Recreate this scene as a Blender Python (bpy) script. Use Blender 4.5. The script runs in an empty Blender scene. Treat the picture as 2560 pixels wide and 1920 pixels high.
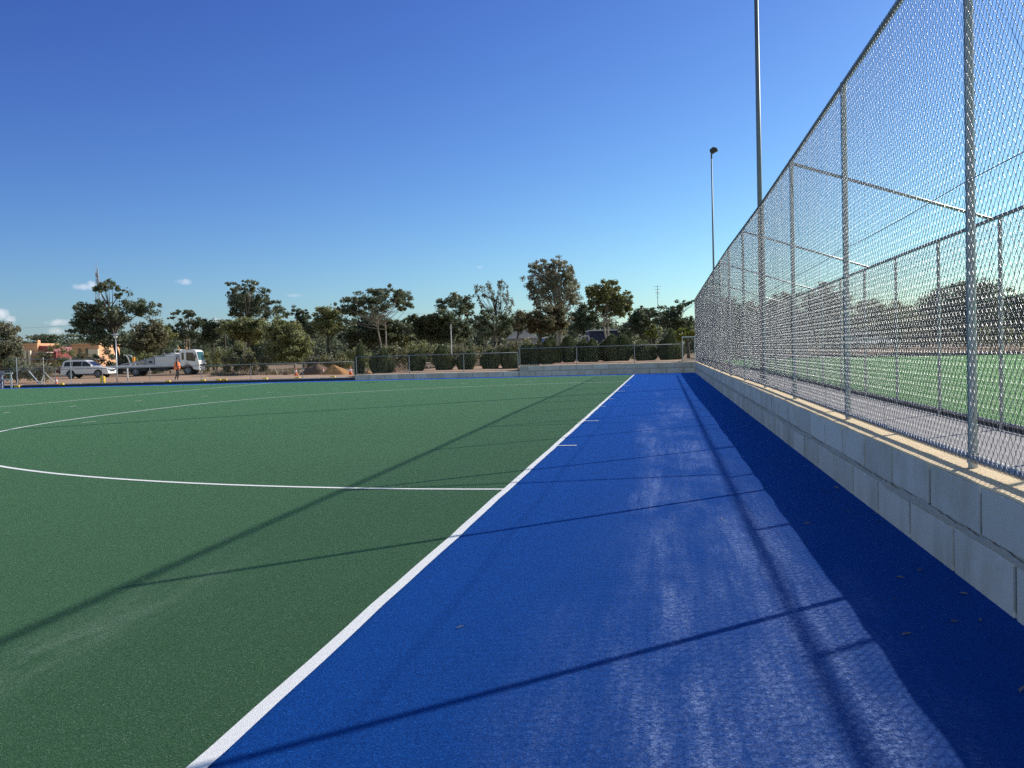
import bpy, bmesh, math, random
import numpy as np
from mathutils import Vector, Matrix

R = math.radians
rng = np.random.default_rng(11)
random.seed(11)
scene = bpy.context.scene
col = scene.collection

# ------------------------------------------------------------------ camera
CAM = np.array([1.6603, -9.7469, 1.4748]); YAW, PITCH, ROLL, FPX = 0.1621, -0.0340, -0.0268, 2327.2
_cy, _sy, _cp, _sp, _cr, _sr = math.cos(YAW), math.sin(YAW), math.cos(PITCH), math.sin(PITCH), math.cos(ROLL), math.sin(ROLL)
FWD = np.array([-_sy*_cp, _cy*_cp, _sp]); _r0 = np.array([_cy, _sy, 0.0]); _u0 = np.cross(_r0, FWD)
RIGHT = _cr*_r0 + _sr*_u0; UP = -_sr*_r0 + _cr*_u0
cd = bpy.data.cameras.new('camera'); cam = bpy.data.objects.new('camera', cd); col.objects.link(cam)
cd.sensor_width = 36.0; cd.lens = FPX/2560*36.0; cd.clip_start = 0.05; cd.clip_end = 4000
M = Matrix(((RIGHT[0], UP[0], -FWD[0], CAM[0]), (RIGHT[1], UP[1], -FWD[1], CAM[1]), (RIGHT[2], UP[2], -FWD[2], CAM[2]), (0, 0, 0, 1)))
cam.matrix_world = M
scene.camera = cam
scene.render.resolution_x, scene.render.resolution_y = 1024, 768
scene.cycles.use_denoising = False; scene.cycles.caustics_reflective = False; scene.cycles.caustics_refractive = False

# ------------------------------------------------------------------ sun, sky, exposure
SUN_AZ, SUN_EL = R(47.0), R(29.6)
sunv = Vector((math.sin(SUN_AZ)*math.cos(SUN_EL), math.cos(SUN_AZ)*math.cos(SUN_EL), math.sin(SUN_EL)))
sd = bpy.data.lights.new('sun', 'SUN'); sd.energy = 4.6; sd.angle = R(0.6); sd.color = (1.0, 0.94, 0.84)
sun = bpy.data.objects.new('sun', sd); col.objects.link(sun)
sun.rotation_euler = sunv.to_track_quat('Z', 'Y').to_euler(); sun.location = (30, 30, 40)
scene.view_settings.view_transform = 'Standard'; scene.view_settings.look = 'None'
scene.view_settings.exposure = 0.35; scene.view_settings.gamma = 1.0
SKY_STRENGTH = 0.10


def px_dir(px, py):
    d = FWD + RIGHT*((px-1280)/FPX) - UP*((py-960)/FPX)
    return d/np.linalg.norm(d)


def at(px, py, depth):
    """point seen at a photo pixel (2560x1920), at a distance measured along the view axis"""
    return CAM + depth*(FWD + RIGHT*((px-1280)/FPX) - UP*((py-960)/FPX))


world = bpy.data.worlds.new("World"); scene.world = world; world.use_nodes = True
wt = world.node_tree; wn, wl = wt.nodes, wt.links
bg = wn['Background']
sky = wn.new('ShaderNodeTexSky'); sky.sky_type = 'NISHITA'; sky.sun_disc = False
sky.sun_elevation = SUN_EL; sky.sun_rotation = SUN_AZ
sky.air_density = 1.0; sky.dust_density = 0.6; sky.ozone_density = 2.2; sky.altitude = 250
bg.inputs['Strength'].default_value = SKY_STRENGTH
tc = wn.new('ShaderNodeTexCoord')
nz = wn.new('ShaderNodeTexNoise'); nz.inputs['Scale'].default_value = 105; nz.inputs['Detail'].default_value = 6; nz.inputs['Roughness'].default_value = 0.62
wl.new(tc.outputs['Generated'], nz.inputs['Vector'])


def wmath(op, a, b=None, c=None):
    n = wn.new('ShaderNodeMath'); n.operation = op
    for i, v in enumerate((a, b, c)):
        if v is None: continue
        if isinstance(v, (int, float)): n.inputs[i].default_value = v
        else: wl.new(v, n.inputs[i])
    return n.outputs[0]


def wdot(vec):
    n = wn.new('ShaderNodeVectorMath'); n.operation = 'DOT_PRODUCT'
    wl.new(tc.outputs['Generated'], n.inputs[0]); n.inputs[1].default_value = tuple(vec)
    return n.outputs['Value']


mask = None
for (cpx, cpy, wpx, hpx, amt) in [(212, 717, 30, 8, .5), (230, 711, 12, 9, .6), (150, 806, 32, 9, .55), (142, 827, 20, 8, .4), (4, 786, 16, 14, .8), (24, 800, 14, 10, .7),
                                  (460, 704, 20, 8, .5), (735, 738, 20, 5, .3), (545, 806, 26, 12, .5), (1200, 668, 10, 4, .25)]:
    d = px_dir(cpx, cpy); rt = np.cross(d, [0, 0, 1.0]); rt /= np.linalg.norm(rt); up = np.cross(rt, d)
    a = wmath('DIVIDE', wdot(rt), wpx/FPX); b = wmath('DIVIDE', wdot(up), hpx/FPX)
    r2 = wmath('ADD', wmath('MULTIPLY', a, a), wmath('MULTIPLY', b, b))
    front = wmath('GREATER_THAN', wdot(d), 0.5)
    m = wmath('SUBTRACT', 1.0, r2)
    m = wmath('ADD', m, wmath('MULTIPLY', wmath('SUBTRACT', nz.outputs['Fac'], 0.5), 3.0))
    m = wmath('MULTIPLY', wmath('MULTIPLY', m, 0.6), amt)
    mx = wmath('MINIMUM', wmath('MAXIMUM', m, 0.0), amt)
    mx = wmath('MULTIPLY', mx, front)
    mask = mx if mask is None else wmath('MAXIMUM', mask, mx)
# a clear dry sky: deeper and bluer than the model's default, band by band
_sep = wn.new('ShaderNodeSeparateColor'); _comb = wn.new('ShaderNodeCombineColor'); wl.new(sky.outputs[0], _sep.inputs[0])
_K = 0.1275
# ... while the sky behind the camera is brightened as added fill for shaded faces
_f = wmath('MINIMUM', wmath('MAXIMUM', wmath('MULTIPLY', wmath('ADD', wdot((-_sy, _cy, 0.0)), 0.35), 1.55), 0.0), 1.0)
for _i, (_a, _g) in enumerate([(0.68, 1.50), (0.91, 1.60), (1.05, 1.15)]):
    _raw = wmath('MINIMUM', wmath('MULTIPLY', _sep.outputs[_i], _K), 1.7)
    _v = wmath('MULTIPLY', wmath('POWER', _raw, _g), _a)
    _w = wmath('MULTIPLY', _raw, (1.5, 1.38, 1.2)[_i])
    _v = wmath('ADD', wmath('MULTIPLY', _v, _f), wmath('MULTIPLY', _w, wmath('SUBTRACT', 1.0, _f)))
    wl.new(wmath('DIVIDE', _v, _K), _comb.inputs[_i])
mixc = wn.new('ShaderNodeMix'); mixc.data_type = 'RGBA'
wl.new(mask, mixc.inputs['Factor']); wl.new(_comb.outputs[0], mixc.inputs[6]); mixc.inputs[7].default_value = (8.5, 8.2, 8.6, 1)
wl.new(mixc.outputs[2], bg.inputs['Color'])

# ------------------------------------------------------------------ helpers


def link(o, parent=None):
    col.objects.link(o)
    if parent is not None: o.parent = parent
    return o


def tag(o, label=None, cat=None, group=None, kind=None):
    if label: o['label'] = label
    if cat: o['category'] = cat
    if group: o['group'] = group
    if kind: o['kind'] = kind
    return o


def thing(name, label, cat, loc=(0, 0, 0), rz=0.0, group=None):
    o = bpy.data.objects.new(name, None); o.empty_display_size = 0.3
    o.location = tuple(loc); o.rotation_euler = (0, 0, rz)
    link(o); return tag(o, label, cat, group)


class MB:
    def __init__(self): self.v = []; self.f = []
    def add(self, v, f):
        n = len(self.v); self.v += [tuple(p) for p in v]; self.f += [tuple(i+n for i in q) for q in f]; return self
    def box(self, c, s, rz=0.0, ry=0.0):
        m = Matrix.Rotation(rz, 3, 'Z') @ Matrix.Rotation(ry, 3, 'Y')
        p = [Vector(c)+m @ Vector((x*s[0]/2, y*s[1]/2, z*s[2]/2)) for x in (-1, 1) for y in (-1, 1) for z in (-1, 1)]
        return self.add(p, [(0, 1, 3, 2), (4, 6, 7, 5), (0, 4, 5, 1), (2, 3, 7, 6), (0, 2, 6, 4), (1, 5, 7, 3)])
    def tube(self, pts, rad, n=8, caps=True):
        pts = [Vector(p) for p in pts]
        if isinstance(rad, (int, float)): rad = [rad]*len(pts)
        rings = []; prev = None
        for i, p in enumerate(pts):
            t = (pts[min(i+1, len(pts)-1)]-pts[max(i-1, 0)])
            t = t.normalized() if t.length > 1e-9 else Vector((0, 0, 1))
            if prev is None:
                a = t.cross(Vector((0, 0, 1)) if abs(t.z) < 0.9 else Vector((1, 0, 0))).normalized()
            else:
                a = (prev - t*prev.dot(t)).normalized()
            prev = a; b = t.cross(a)
            rings.append([p + (a*math.cos(2*math.pi*k/n) + b*math.sin(2*math.pi*k/n))*rad[i] for k in range(n)])
        v = [q for r in rings for q in r]; f = []
        for i in range(len(rings)-1):
            for k in range(n):
                f.append((i*n+k, i*n+(k+1) % n, (i+1)*n+(k+1) % n, (i+1)*n+k))
        if caps:
            f.append(tuple(range(n-1, -1, -1))); f.append(tuple((len(rings)-1)*n+k for k in range(n)))
        return self.add(v, f)
    def cyl(self, a, b, r0, r1=None, n=12): return self.tube([a, b], [r0, r0 if r1 is None else r1], n)
    def prism_y(self, poly, y0, y1):
        """extrude an (x,z) outline from y0 to y1; y0/y1 may be functions of z"""
        f0 = y0 if callable(y0) else (lambda z: y0); f1 = y1 if callable(y1) else (lambda z: y1)
        n = len(poly)
        v = [(x, f0(z), z) for x, z in poly] + [(x, f1(z), z) for x, z in poly]
        f = [tuple(range(n)), tuple(range(2*n-1, n-1, -1))] + [(i, n+i, n+(i+1) % n, (i+1) % n) for i in range(n)]
        return self.add(v, f)
    def panel_y(self, poly, y):
        return self.add([(x, y(z) if callable(y) else y, z) for x, z in poly], [tuple(range(len(poly)))])
    def build(self, name, mat, parent=None, smooth=False, bevel=0.0):
        me = bpy.data.meshes.new(name); me.from_pydata(self.v, [], self.f); me.update()
        bm = bmesh.new(); bm.from_mesh(me); bmesh.ops.recalc_face_normals(bm, faces=bm.faces); bm.to_mesh(me); bm.free()
        me.materials.append(mat)
        if smooth: me.polygons.foreach_set('use_smooth', [True]*len(me.polygons))
        o = link(bpy.data.objects.new(name, me), parent)
        if bevel:
            m = o.modifiers.new('bevel', 'BEVEL'); m.width = bevel; m.segments = 2; m.limit_method = 'ANGLE'; m.angle_limit = R(40)
        return o


def np_mesh(name, V, Q, mat, parent=None, smooth=False):
    """fast mesh from arrays: V (n,3), Q (m,k) faces"""
    me = bpy.data.meshes.new(name); V = np.asarray(V, np.float32); Q = np.asarray(Q, np.int32)
    k = Q.shape[1]
    me.vertices.add(len(V)); me.vertices.foreach_set('co', V.ravel())
    me.loops.add(Q.size); me.loops.foreach_set('vertex_index', Q.ravel())
    me.polygons.add(len(Q)); me.polygons.foreach_set('loop_start', np.arange(0, Q.size, k, dtype=np.int32))
    me.update(calc_edges=True); me.validate()
    if smooth: me.polygons.foreach_set('use_smooth', np.ones(len(me.polygons), bool))
    me.materials.append(mat)
    return link(bpy.data.objects.new(name, me), parent)


# ------------------------------------------------------------------ materials
class NT:
    def __init__(self, name):
        self.m = bpy.data.materials.new(name); self.m.use_nodes = True
        self.t = self.m.node_tree; self.n = self.t.nodes; self.l = self.t.links
        self.b = self.n['Principled BSDF']
        self.pos = self.n.new('ShaderNodeNewGeometry').outputs['Position']
    def set(self, sock, v):
        s = self.b.inputs[sock]
        if hasattr(v, 'is_output'): self.l.new(v, s)
        elif isinstance(v, (tuple, list)) and len(v) == 3: s.default_value = (*v, 1)
        else: s.default_value = v
        return self
    def noise(self, scale, detail=2.0, rough=0.5, vec=None, stretch=None, dist=0.0):
        n = self.n.new('ShaderNodeTexNoise'); n.inputs['Scale'].default_value = scale; n.inputs['Detail'].default_value = detail
        n.inputs['Roughness'].default_value = rough; n.inputs['Distortion'].default_value = dist
        v = vec or self.pos
        if stretch:
            mp = self.n.new('ShaderNodeVectorMath'); mp.operation = 'MULTIPLY'; self.l.new(v, mp.inputs[0]); mp.inputs[1].default_value = stretch; v = mp.outputs[0]
        self.l.new(v, n.inputs['Vector']); return n.outputs['Fac']
    def ramp(self, fac, a, b):
        n = self.n.new('ShaderNodeMapRange'); self.l.new(fac, n.inputs[0]); n.inputs[1].default_value = a; n.inputs[2].default_value = b; n.clamp = True
        return n.outputs[0]
    def math(self, op, a, b=0.0):
        n = self.n.new('ShaderNodeMath'); n.operation = op
        for i, v in enumerate((a, b)):
            if isinstance(v, (int, float)): n.inputs[i].default_value = v
            else: self.l.new(v, n.inputs[i])
        return n.outputs[0]
    def mix(self, fac, a, b):
        n = self.n.new('ShaderNodeMix'); n.data_type = 'RGBA'
        for i, v in ((0, fac), (6, a), (7, b)):
            if hasattr(v, 'is_output'): self.l.new(v, n.inputs[i])
            elif isinstance(v, (tuple, list)): n.inputs[i].default_value = (*v, 1)
            else: n.inputs[i].default_value = v
        return n.outputs[2]
    def xyz(self, vec=None):
        n = self.n.new('ShaderNodeSeparateXYZ'); self.l.new(vec or self.pos, n.inputs[0]); return n.outputs
    def bump(self, h, strength=0.5, dist=0.01):
        n = self.n.new('ShaderNodeBump'); n.inputs['Strength'].default_value = strength; n.inputs['Distance'].default_value = dist
        self.l.new(h, n.inputs['Height']); self.l.new(n.outputs[0], self.b.inputs['Normal']); return self


def plain(name, c, rough=0.5, metal=0.0, var=0.12, scale=6.0, bump=0.0, bscale=40.0):
    t = NT(name); f = t.noise(scale, 4, 0.6)
    t.set('Base Color', t.mix(f, tuple(x*(1-var) for x in c), tuple(min(1, x*(1+var)) for x in c)))
    t.set('Roughness', rough).set('Metallic', metal)
    if bump: t.bump(t.noise(bscale, 3), bump, 0.02)
    return t.m


def turf(name, base, hi, lo, sand=None, tint=4.0, sheen=0.15, glint=(.3, .4, .3)):
    t = NT(name)
    X, Y, Z = t.xyz()
    big = t.noise(0.35, 3, 0.55); mid = t.noise(6, 4, 0.65); fine = t.noise(80, 3, 0.7, dist=1.2); vfine = t.noise(125, 2, 0.55, dist=1.6)
    roll = t.n.new('ShaderNodeTexWhiteNoise'); roll.noise_dimensions = '1D'; t.l.new(t.math('FLOOR', t.math('DIVIDE', t.math('ADD', Y, 1.3), 3.7)), roll.inputs['W'])
    c = t.mix(t.math('MULTIPLY', roll.outputs['Value'], 0.5), base, tuple(x*0.92 for x in base))
    c = t.mix(t.math('MULTIPLY', t.ramp(big, .38, .66), .8), c, tuple(x*0.84 for x in base))
    c = t.mix(t.math('MULTIPLY', t.ramp(mid, .38, .7), 0.45), c, lo)
    c = t.mix(t.math('MULTIPLY', t.ramp(fine, .46, .28), 0.8), c, tuple(x*0.3 for x in lo))
    c = t.mix(t.math('MULTIPLY', t.ramp(fine, .55, .68), 0.7), c, hi)
    c = t.mix(t.math('MULTIPLY', t.ramp(vfine, .635, .70), 0.9), c, glint)
    if sand:
        c = sand(t, c, fine)
    t.set('Base Color', c).set('Roughness', 0.8)
    t.b.inputs['Specular IOR Level'].default_value = 0.08
    t.b.inputs['Sheen Weight'].default_value = sheen; t.b.inputs['Sheen Roughness'].default_value = 0.38
    t.b.inputs['Sheen Tint'].default_value = (*[min(1, x*tint) for x in base], 1)
    t.bump(t.math('ADD', fine, t.math('MULTIPLY', vfine, 0.6)), 0.7, 0.016)
    return t.m


def blue_sand(t, c, fine):
    X, Y, Z = t.xyz()
    # drifts of pale silica sand dragged in a few tracks along the strip beside the wall
    wob = t.math('MULTIPLY', t.math('SUBTRACT', t.noise(0.5, 3, .6), 0.5), 0.55)
    xw = t.math('ADD', X, wob)
    tot = None
    for (x0, k, w, y0, y1, a) in [(1.55, -0.030, .13, -9, 9, .9), (1.38, -0.02, .10, -9, -2.5, .7), (2.12, -0.012, .22, -9, 16, .8), (2.42, -0.01, .14, -9, 1, .8), (1.85, -0.02, .10, -2, 22, .6), (2.75, 0.0, .10, -9, -3, .6), (1.0, -.03, .2, -9, -5, .35)]:
        u = t.math('ABSOLUTE', t.math('SUBTRACT', xw, t.math('ADD', t.math('MULTIPLY', Y, k), x0)))
        g = t.math('MULTIPLY', t.ramp(u, w*2.0, w*.2), t.math('MULTIPLY', t.ramp(Y, y0, y0+.5), t.ramp(Y, y1+2, y1-3)))
        g = t.math('MULTIPLY', g, a); tot = g if tot is None else t.math('MAXIMUM', tot, g)
    haze_ = t.math('MULTIPLY', t.math('MULTIPLY', t.ramp(xw, .9, 1.5), t.ramp(xw, 3.0, 2.6)), t.math('MULTIPLY', t.ramp(Y, 3, -5), .16))
    tot = t.math('MAXIMUM', tot, haze_)
    streak = t.noise(12.0, 5, 0.68, stretch=(1.0, 0.05, 1.0)); cloud = t.noise(0.7, 4, 0.65, stretch=(1.6, 0.6, 1)); grain = t.noise(30, 4, .7)
    amt = t.math('MULTIPLY', t.math('MULTIPLY', tot, t.math('ADD', t.math('MULTIPLY', t.ramp(streak, 0.34, 0.62), .85), .15)), t.ramp(cloud, 0.40, 0.60))
    amt = t.math('MULTIPLY', amt, t.math('ADD', t.math('MULTIPLY', t.ramp(grain, .38, .60), .85), .15))
    amt = t.math('MULTIPLY', amt, t.math('ADD', t.math('MULTIPLY', t.ramp(fine, 0.42, 0.60), 0.9), 0.1))
    amt = t.math('MINIMUM', t.math('MULTIPLY', amt, 1.45), 0.75)
    return t.mix(amt, c, (0.40, 0.51, 0.74))


def green_sand(t, c, fine):
    X, Y, Z = t.xyz()
    u = t.math('ABSOLUTE', t.math('ADD', X, 1.5))
    band = t.math('MULTIPLY', t.ramp(u, 0.35, 0.03), t.ramp(Y, -2.6, -5.6))
    streak = t.noise(6.0, 3, 0.6, stretch=(1.0, 0.25, 1.0))
    amt = t.math('MULTIPLY', t.math('MULTIPLY', band, t.ramp(streak, .35, .75)), t.ramp(fine, .38, .62))
    return t.mix(t.math('MULTIPLY', amt, 0.5), c, (0.42, 0.48, 0.40))


M_GREEN = turf('green_turf', (0.026, 0.066, 0.031), (0.085, 0.155, 0.092), (0.017, 0.045, 0.019), green_sand, 7.5, 0.42, (0.30, 0.42, 0.33))
M_BLUE = turf('blue_turf', (0.002, 0.035, 0.17), (0.008, 0.105, 0.38), (0.0012, 0.019, 0.11), blue_sand, 5.8, 0.70, (0.07, 0.22, 0.55))
M_COURT = turf('court_turf', (0.17, 0.38, 0.11), (0.28, 0.54, 0.20), (0.13, 0.31, 0.08), None, 2.5, .25)
_t = NT('line_fibre'); _f = _t.noise(200, 2, 0.6)
_t.set('Base Color', _t.mix(_t.ramp(_f, .3, .6), (0.72, 0.72, 0.69), (0.90, 0.90, 0.87))).set('Roughness', 0.85); _t.bump(_f, 0.4, 0.01)
M_LINE = _t.m


def ground_mat():
    t = NT('dirt')
    a = t.noise(0.05, 4, 0.6); b = t.noise(0.6, 4, 0.6, stretch=(0.3, 1, 1)); c = t.noise(6, 4, 0.65); g = t.noise(0.9, 5, 0.7)
    k = t.mix(t.ramp(a, .35, .65), (0.42, 0.26, 0.16), (0.46, 0.34, 0.24))
    k = t.mix(t.math('MULTIPLY', t.ramp(b, .45, .7), .6), k, (0.25, 0.13, 0.075))
    k = t.mix(t.math('MULTIPLY', t.ramp(c, .5, .75), .45), k, (0.15, 0.095, 0.06))
    X, Y, Z = t.xyz()
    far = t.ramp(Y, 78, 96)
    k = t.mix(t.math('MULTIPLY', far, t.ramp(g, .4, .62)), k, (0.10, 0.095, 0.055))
    t.set('Base Color', k).set('Roughness', 0.95); t.b.inputs['Specular IOR Level'].default_value = 0.1
    t.bump(t.math('ADD', c, b), 0.5, 0.05)
    return t.m


M_DIRT = ground_mat()
M_PATH = plain('grey_path', (0.36, 0.34, 0.33), 0.9, var=0.14, scale=2.5, bump=0.2, bscale=60)


def block_mat():
    t = NT('limestone_block'); X, Y, Z = t.xyz()
    rnd = t.n.new('ShaderNodeNewGeometry').outputs['Random Per Island']
    a = t.noise(1.3, 5, 0.65); b = t.noise(30, 3, 0.6)
    k = t.mix(rnd, (0.60, 0.55, 0.465), (0.74, 0.69, 0.60))
    k = t.mix(t.math('MULTIPLY', t.ramp(a, .46, .66), .65), k, (0.48, 0.40, 0.29))
    drip = t.noise(2.2, 4, .6, stretch=(1, 1, .25)); k = t.mix(t.math('MULTIPLY', t.math('MULTIPLY', t.ramp(drip, .5, .68), t.ramp(Z, .62, .1)), .5), k, (0.36, 0.32, 0.25))
    k = t.mix(t.math('MULTIPLY', t.ramp(b, .5, .72), .2), k, (0.76, 0.72, 0.66))
    t.set('Base Color', k).set('Roughness', 0.9); t.b.inputs['Specular IOR Level'].default_value = 0.2
    t.bump(t.math('ADD', t.noise(45, 4), a), 0.35, 0.008)
    return t.m


M_BLOCK = block_mat()
M_MORTAR = plain('mortar', (0.50, 0.45, 0.37), 0.95, var=0.25, scale=5, bump=0.5, bscale=50)
M_CAP = plain('sandy_cap', (0.86, 0.67, 0.41), 0.95, var=0.16, scale=4, bump=0.4, bscale=45)
M_KERBTOP = plain('kerb_concrete', (0.52, 0.44, 0.39), 0.9, var=0.3, scale=1.1)
M_KERB = plain('kerb_dark', (0.045, 0.043, 0.045), 0.8, var=0.2, scale=3)


def galv_mat(name, base, rough, metal):
    t = NT(name); a = t.noise(9, 4, 0.6); b = t.noise(60, 2)
    t.set('Base Color', t.mix(t.ramp(a, .3, .7), tuple(x*.8 for x in base), base)); t.set('Metallic', metal)
    t.set('Roughness', t.math('ADD', t.math('MULTIPLY', b, .2), rough-.1)); return t.m


M_GALV = galv_mat('galvanised_pipe', (0.48, 0.50, 0.53), 0.45, 0.75)
M_RAIL = galv_mat('weathered_pipe', (0.27, 0.29, 0.31), 0.6, 0.4)
M_WIRE = galv_mat('mesh_wire', (0.19, 0.20, 0.22), 0.40, 0.65)
M_POLE = galv_mat('pole_steel', (0.20, 0.22, 0.24), 0.55, 0.5)
M_BLACK = plain('black_metal', (0.02, 0.02, 0.022), 0.5)
M_WHITE = plain('white_paint', (0.80, 0.80, 0.80), 0.3, var=0.04)
M_WHITE2 = plain('worn_white_paint', (0.66, 0.67, 0.68), 0.45, var=0.14)
M_GREYP = plain('grey_paint', (0.33, 0.35, 0.38), 0.5, var=0.12)
M_RUBBER = plain('rubber', (0.018, 0.018, 0.019), 0.85)
M_DARK = plain('dark_chassis', (0.03, 0.033, 0.036), 0.7)
M_ALLOY = plain('alloy', (0.40, 0.41, 0.42), 0.35, 0.8)
M_CHROME = plain('bright_metal', (0.6, 0.6, 0.6), 0.25, 0.9)
_t = NT('tinted_glass'); _t.set('Base Color', _t.mix(_t.noise(3), (0.012, 0.016, 0.02), (0.03, 0.038, 0.045))).set('Roughness', 0.06)
M_GLASS = _t.m
_t = NT('screen_glass'); _t.set('Base Color', _t.mix(_t.noise(2), (0.03, 0.10, 0.13), (0.06, 0.17, 0.20))).set('Roughness', 0.08)
M_SCREEN = _t.m
M_ORANGE = plain('orange_plastic', (0.80, 0.14, 0.03), 0.55, var=0.08)
M_AMBER = plain('amber_lens', (0.80, 0.32, 0.03), 0.3)
M_RED = plain('red_lens', (0.45, 0.02, 0.02), 0.3)
M_YELLOW = plain('yellow_plastic', (0.80, 0.52, 0.03), 0.5, var=0.1)
M_BAND = plain('white_band', (0.75, 0.75, 0.74), 0.5)
M_SAND = plain('sand_pile', (0.42, 0.21, 0.075), 0.95, var=0.3, scale=3, bump=0.8, bscale=12)
M_SOIL = plain('dark_soil', (0.13, 0.075, 0.045), 0.95, var=0.35, scale=3, bump=0.9, bscale=9)
M_HOUSE = plain('orange_render', (0.66, 0.36, 0.19), 0.85, var=0.08, scale=0.6)
M_CREAM = plain('cream_render', (0.74, 0.63, 0.45), 0.85, var=0.06, scale=0.6)
M_MAROON = plain('maroon_roof', (0.26, 0.05, 0.05), 0.5, var=0.15, scale=0.8)
M_PINK = plain('awning_sheet', (0.55, 0.38, 0.34), 0.6)
M_ROOFW = plain('pale_roof', (0.62, 0.62, 0.63), 0.5, var=0.1, scale=0.5)
M_NAVY = plain('navy_sheet', (0.016, 0.024, 0.075), 0.6, var=0.2, scale=1)
M_BLUEP = plain('blue_plastic', (0.03, 0.14, 0.42), 0.5, var=0.1)
M_TIMBER = plain('pale_timber', (0.50, 0.46, 0.40), 0.8, var=0.2, scale=3)


def leaf_mat(name, base, var=0.35, trans=0.35, brown=0.0):
    t = NT(name)
    rnd = t.n.new('ShaderNodeNewGeometry').outputs['Random Per Island']
    big = t.noise(0.45, 3, 0.6)
    c = t.mix(rnd, tuple(x*(1-var) for x in base), tuple(x*(1+var) for x in base))
    c = t.mix(t.math('MULTIPLY', t.ramp(big, .42, .68), .55), c, (base[0]*1.35+.006, base[1]*1.12+.004, base[2]*.75))
    if brown: c = t.mix(t.math('MULTIPLY', t.ramp(t.noise(0.8, 3), .5, .65), brown), c, (0.12, 0.062, 0.032))
    t.set('Base Color', c).set('Roughness', 0.5); t.b.inputs['Specular IOR Level'].default_value = 0.35
    tr = t.n.new('ShaderNodeBsdfTranslucent'); t.l.new(t.mix(0.5, c, tuple(min(1, x*1.6) for x in base)), tr.inputs[0])
    ms = t.n.new('ShaderNodeMixShader'); ms.inputs[0].default_value = trans
    t.l.new(t.b.outputs[0], ms.inputs[1]); t.l.new(tr.outputs[0], ms.inputs[2])
    t.l.new(ms.outputs[0], t.n['Material Output'].inputs[0])
    return t.m


L_GUM = leaf_mat('gum_leaf', (0.122, 0.148, 0.092), trans=.42)
L_OLIVE = leaf_mat('olive_leaf', (0.195, 0.210, 0.095), trans=.45)
L_DARK = leaf_mat('dark_leaf', (0.092, 0.115, 0.066), trans=.4)
L_GREY = leaf_mat('grey_leaf', (0.20, 0.205, 0.145))
L_BROWN = leaf_mat('brown_green_leaf', (0.138, 0.132, 0.076), brown=0.35, trans=.42)
L_BRIGHT = leaf_mat('bright_leaf', (0.13, 0.145, 0.030))
L_FIR = leaf_mat('rosemary_leaf', (0.092, 0.118, 0.062), trans=0.35)
L_DEEP = leaf_mat('deep_olive_leaf', (0.135, 0.150, 0.064), trans=.42)
L_SCRUB = leaf_mat('saltbush_leaf', (0.185, 0.182, 0.10), trans=.42)
L_DRY = leaf_mat('dry_grass_blade', (0.20, 0.165, 0.115), trans=0.3)
M_BARK = plain('gum_bark', (0.30, 0.25, 0.20), 0.9, var=0.45, scale=1.2)
M_BARKD = plain('dark_bark', (0.075, 0.058, 0.045), 0.95, var=0.4, scale=1.5)

# ------------------------------------------------------------------ ground
WALL_X, FAR_Y = 3.46, 46.2
H_WALL, H_COURSE = 0.62, 0.31


def sstep(a, b, x):
    t = np.clip((x-a)/(b-a), 0, 1); return t*t*(3-2*t)


def gh(x, y):
    """height of the natural ground"""
    x = np.asarray(x, float); y = np.asarray(y, float)
    h = np.where((x < WALL_X+0.15) & (y < FAR_Y+0.2), -0.06, 0.0)
    back = (y >= FAR_Y+0.2)
    hb = -0.03 + 0.31*sstep(-20.5, -17.2, x) + 0.29*sstep(-7.6, -6.6, x)
    hb = hb*(1-sstep(62, 110, y)) + (0.10)*sstep(62, 110, y)
    right = (x >= WALL_X+0.15)
    hr = 0.10 + 0.75*sstep(91, 104, y)*sstep(6, 16, x)
    h = np.where(right, hr, np.where(back, hb, h))
    # right of the wall the terrace behind the far wall runs down to the path level
    tr = sstep(3.6, 6.5, x)
    h = np.where(right & (y >= FAR_Y+0.2), hb*(1-tr)+hr*tr, h)
    return h


def ground_z(x, y): return float(gh(x, y))


xs = np.concatenate([[-900, -500, -300, -200, -140, -100], np.arange(-80, 3.4, 1.6), [3.55, 3.62, 4.2, 5, 6, 7, 9], np.arange(12, 80, 6), [100, 150, 220, 350, 600, 900]])
ys = np.concatenate([[-300, -120, -60, -30, -15], np.arange(-10, 46, 6), [46.35, 46.45], np.arange(48, 112, 2.0), np.arange(115, 200, 8), [230, 280, 380, 550, 900, 1500]])
GX, GY = np.meshgrid(xs, ys, indexing='ij'); GZ = gh(GX, GY)
_n = rng.normal(0, 0.02, GX.shape)*((GY > 49) & (GY < 200))
V = np.stack([GX, GY, GZ+_n], -1).reshape(-1, 3); ny = len(ys)
Q = [(i*ny+j, (i+1)*ny+j, (i+1)*ny+j+1, i*ny+j+1) for i in range(len(xs)-1) for j in range(ny-1)]
tag(np_mesh('ground', V, Q, M_DIRT), kind='structure')


def sheet(name, poly, z, mat):
    o = MB().add([(x, y, z) for x, y in poly], [tuple(range(len(poly)))]).build(name, mat)
    return tag(o, kind='structure')


SIDE_Y = 44.0
sheet('turf_surround', [(-120, -60), (WALL_X+0.05, -60), (WALL_X+0.05, FAR_Y+0.05), (-120, FAR_Y+0.05)], -0.004, M_BLUE)
sheet('playing_field', [(-120, -60), (-0.04, -60), (-0.04, SIDE_Y), (-120, SIDE_Y)], 0.0, M_GREEN)
sheet('path', [(3.84, -60), (6.72, -60), (6.72, 60), (3.84, 60)], 0.15, M_PATH)
sheet('court_turf', [(6.72, -60), (70, -60), (70, 49), (31, 75), (20, 82), (6.72, 90)], 0.146, M_COURT)
tag(MB().box((16.5, 89.2, .22), (26, .3, .30), rz=-0.62).box((52, 61.5, .22), (62, .3, .30), rz=-0.59).build('court_edge', M_KERB), kind='structure')

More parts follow.
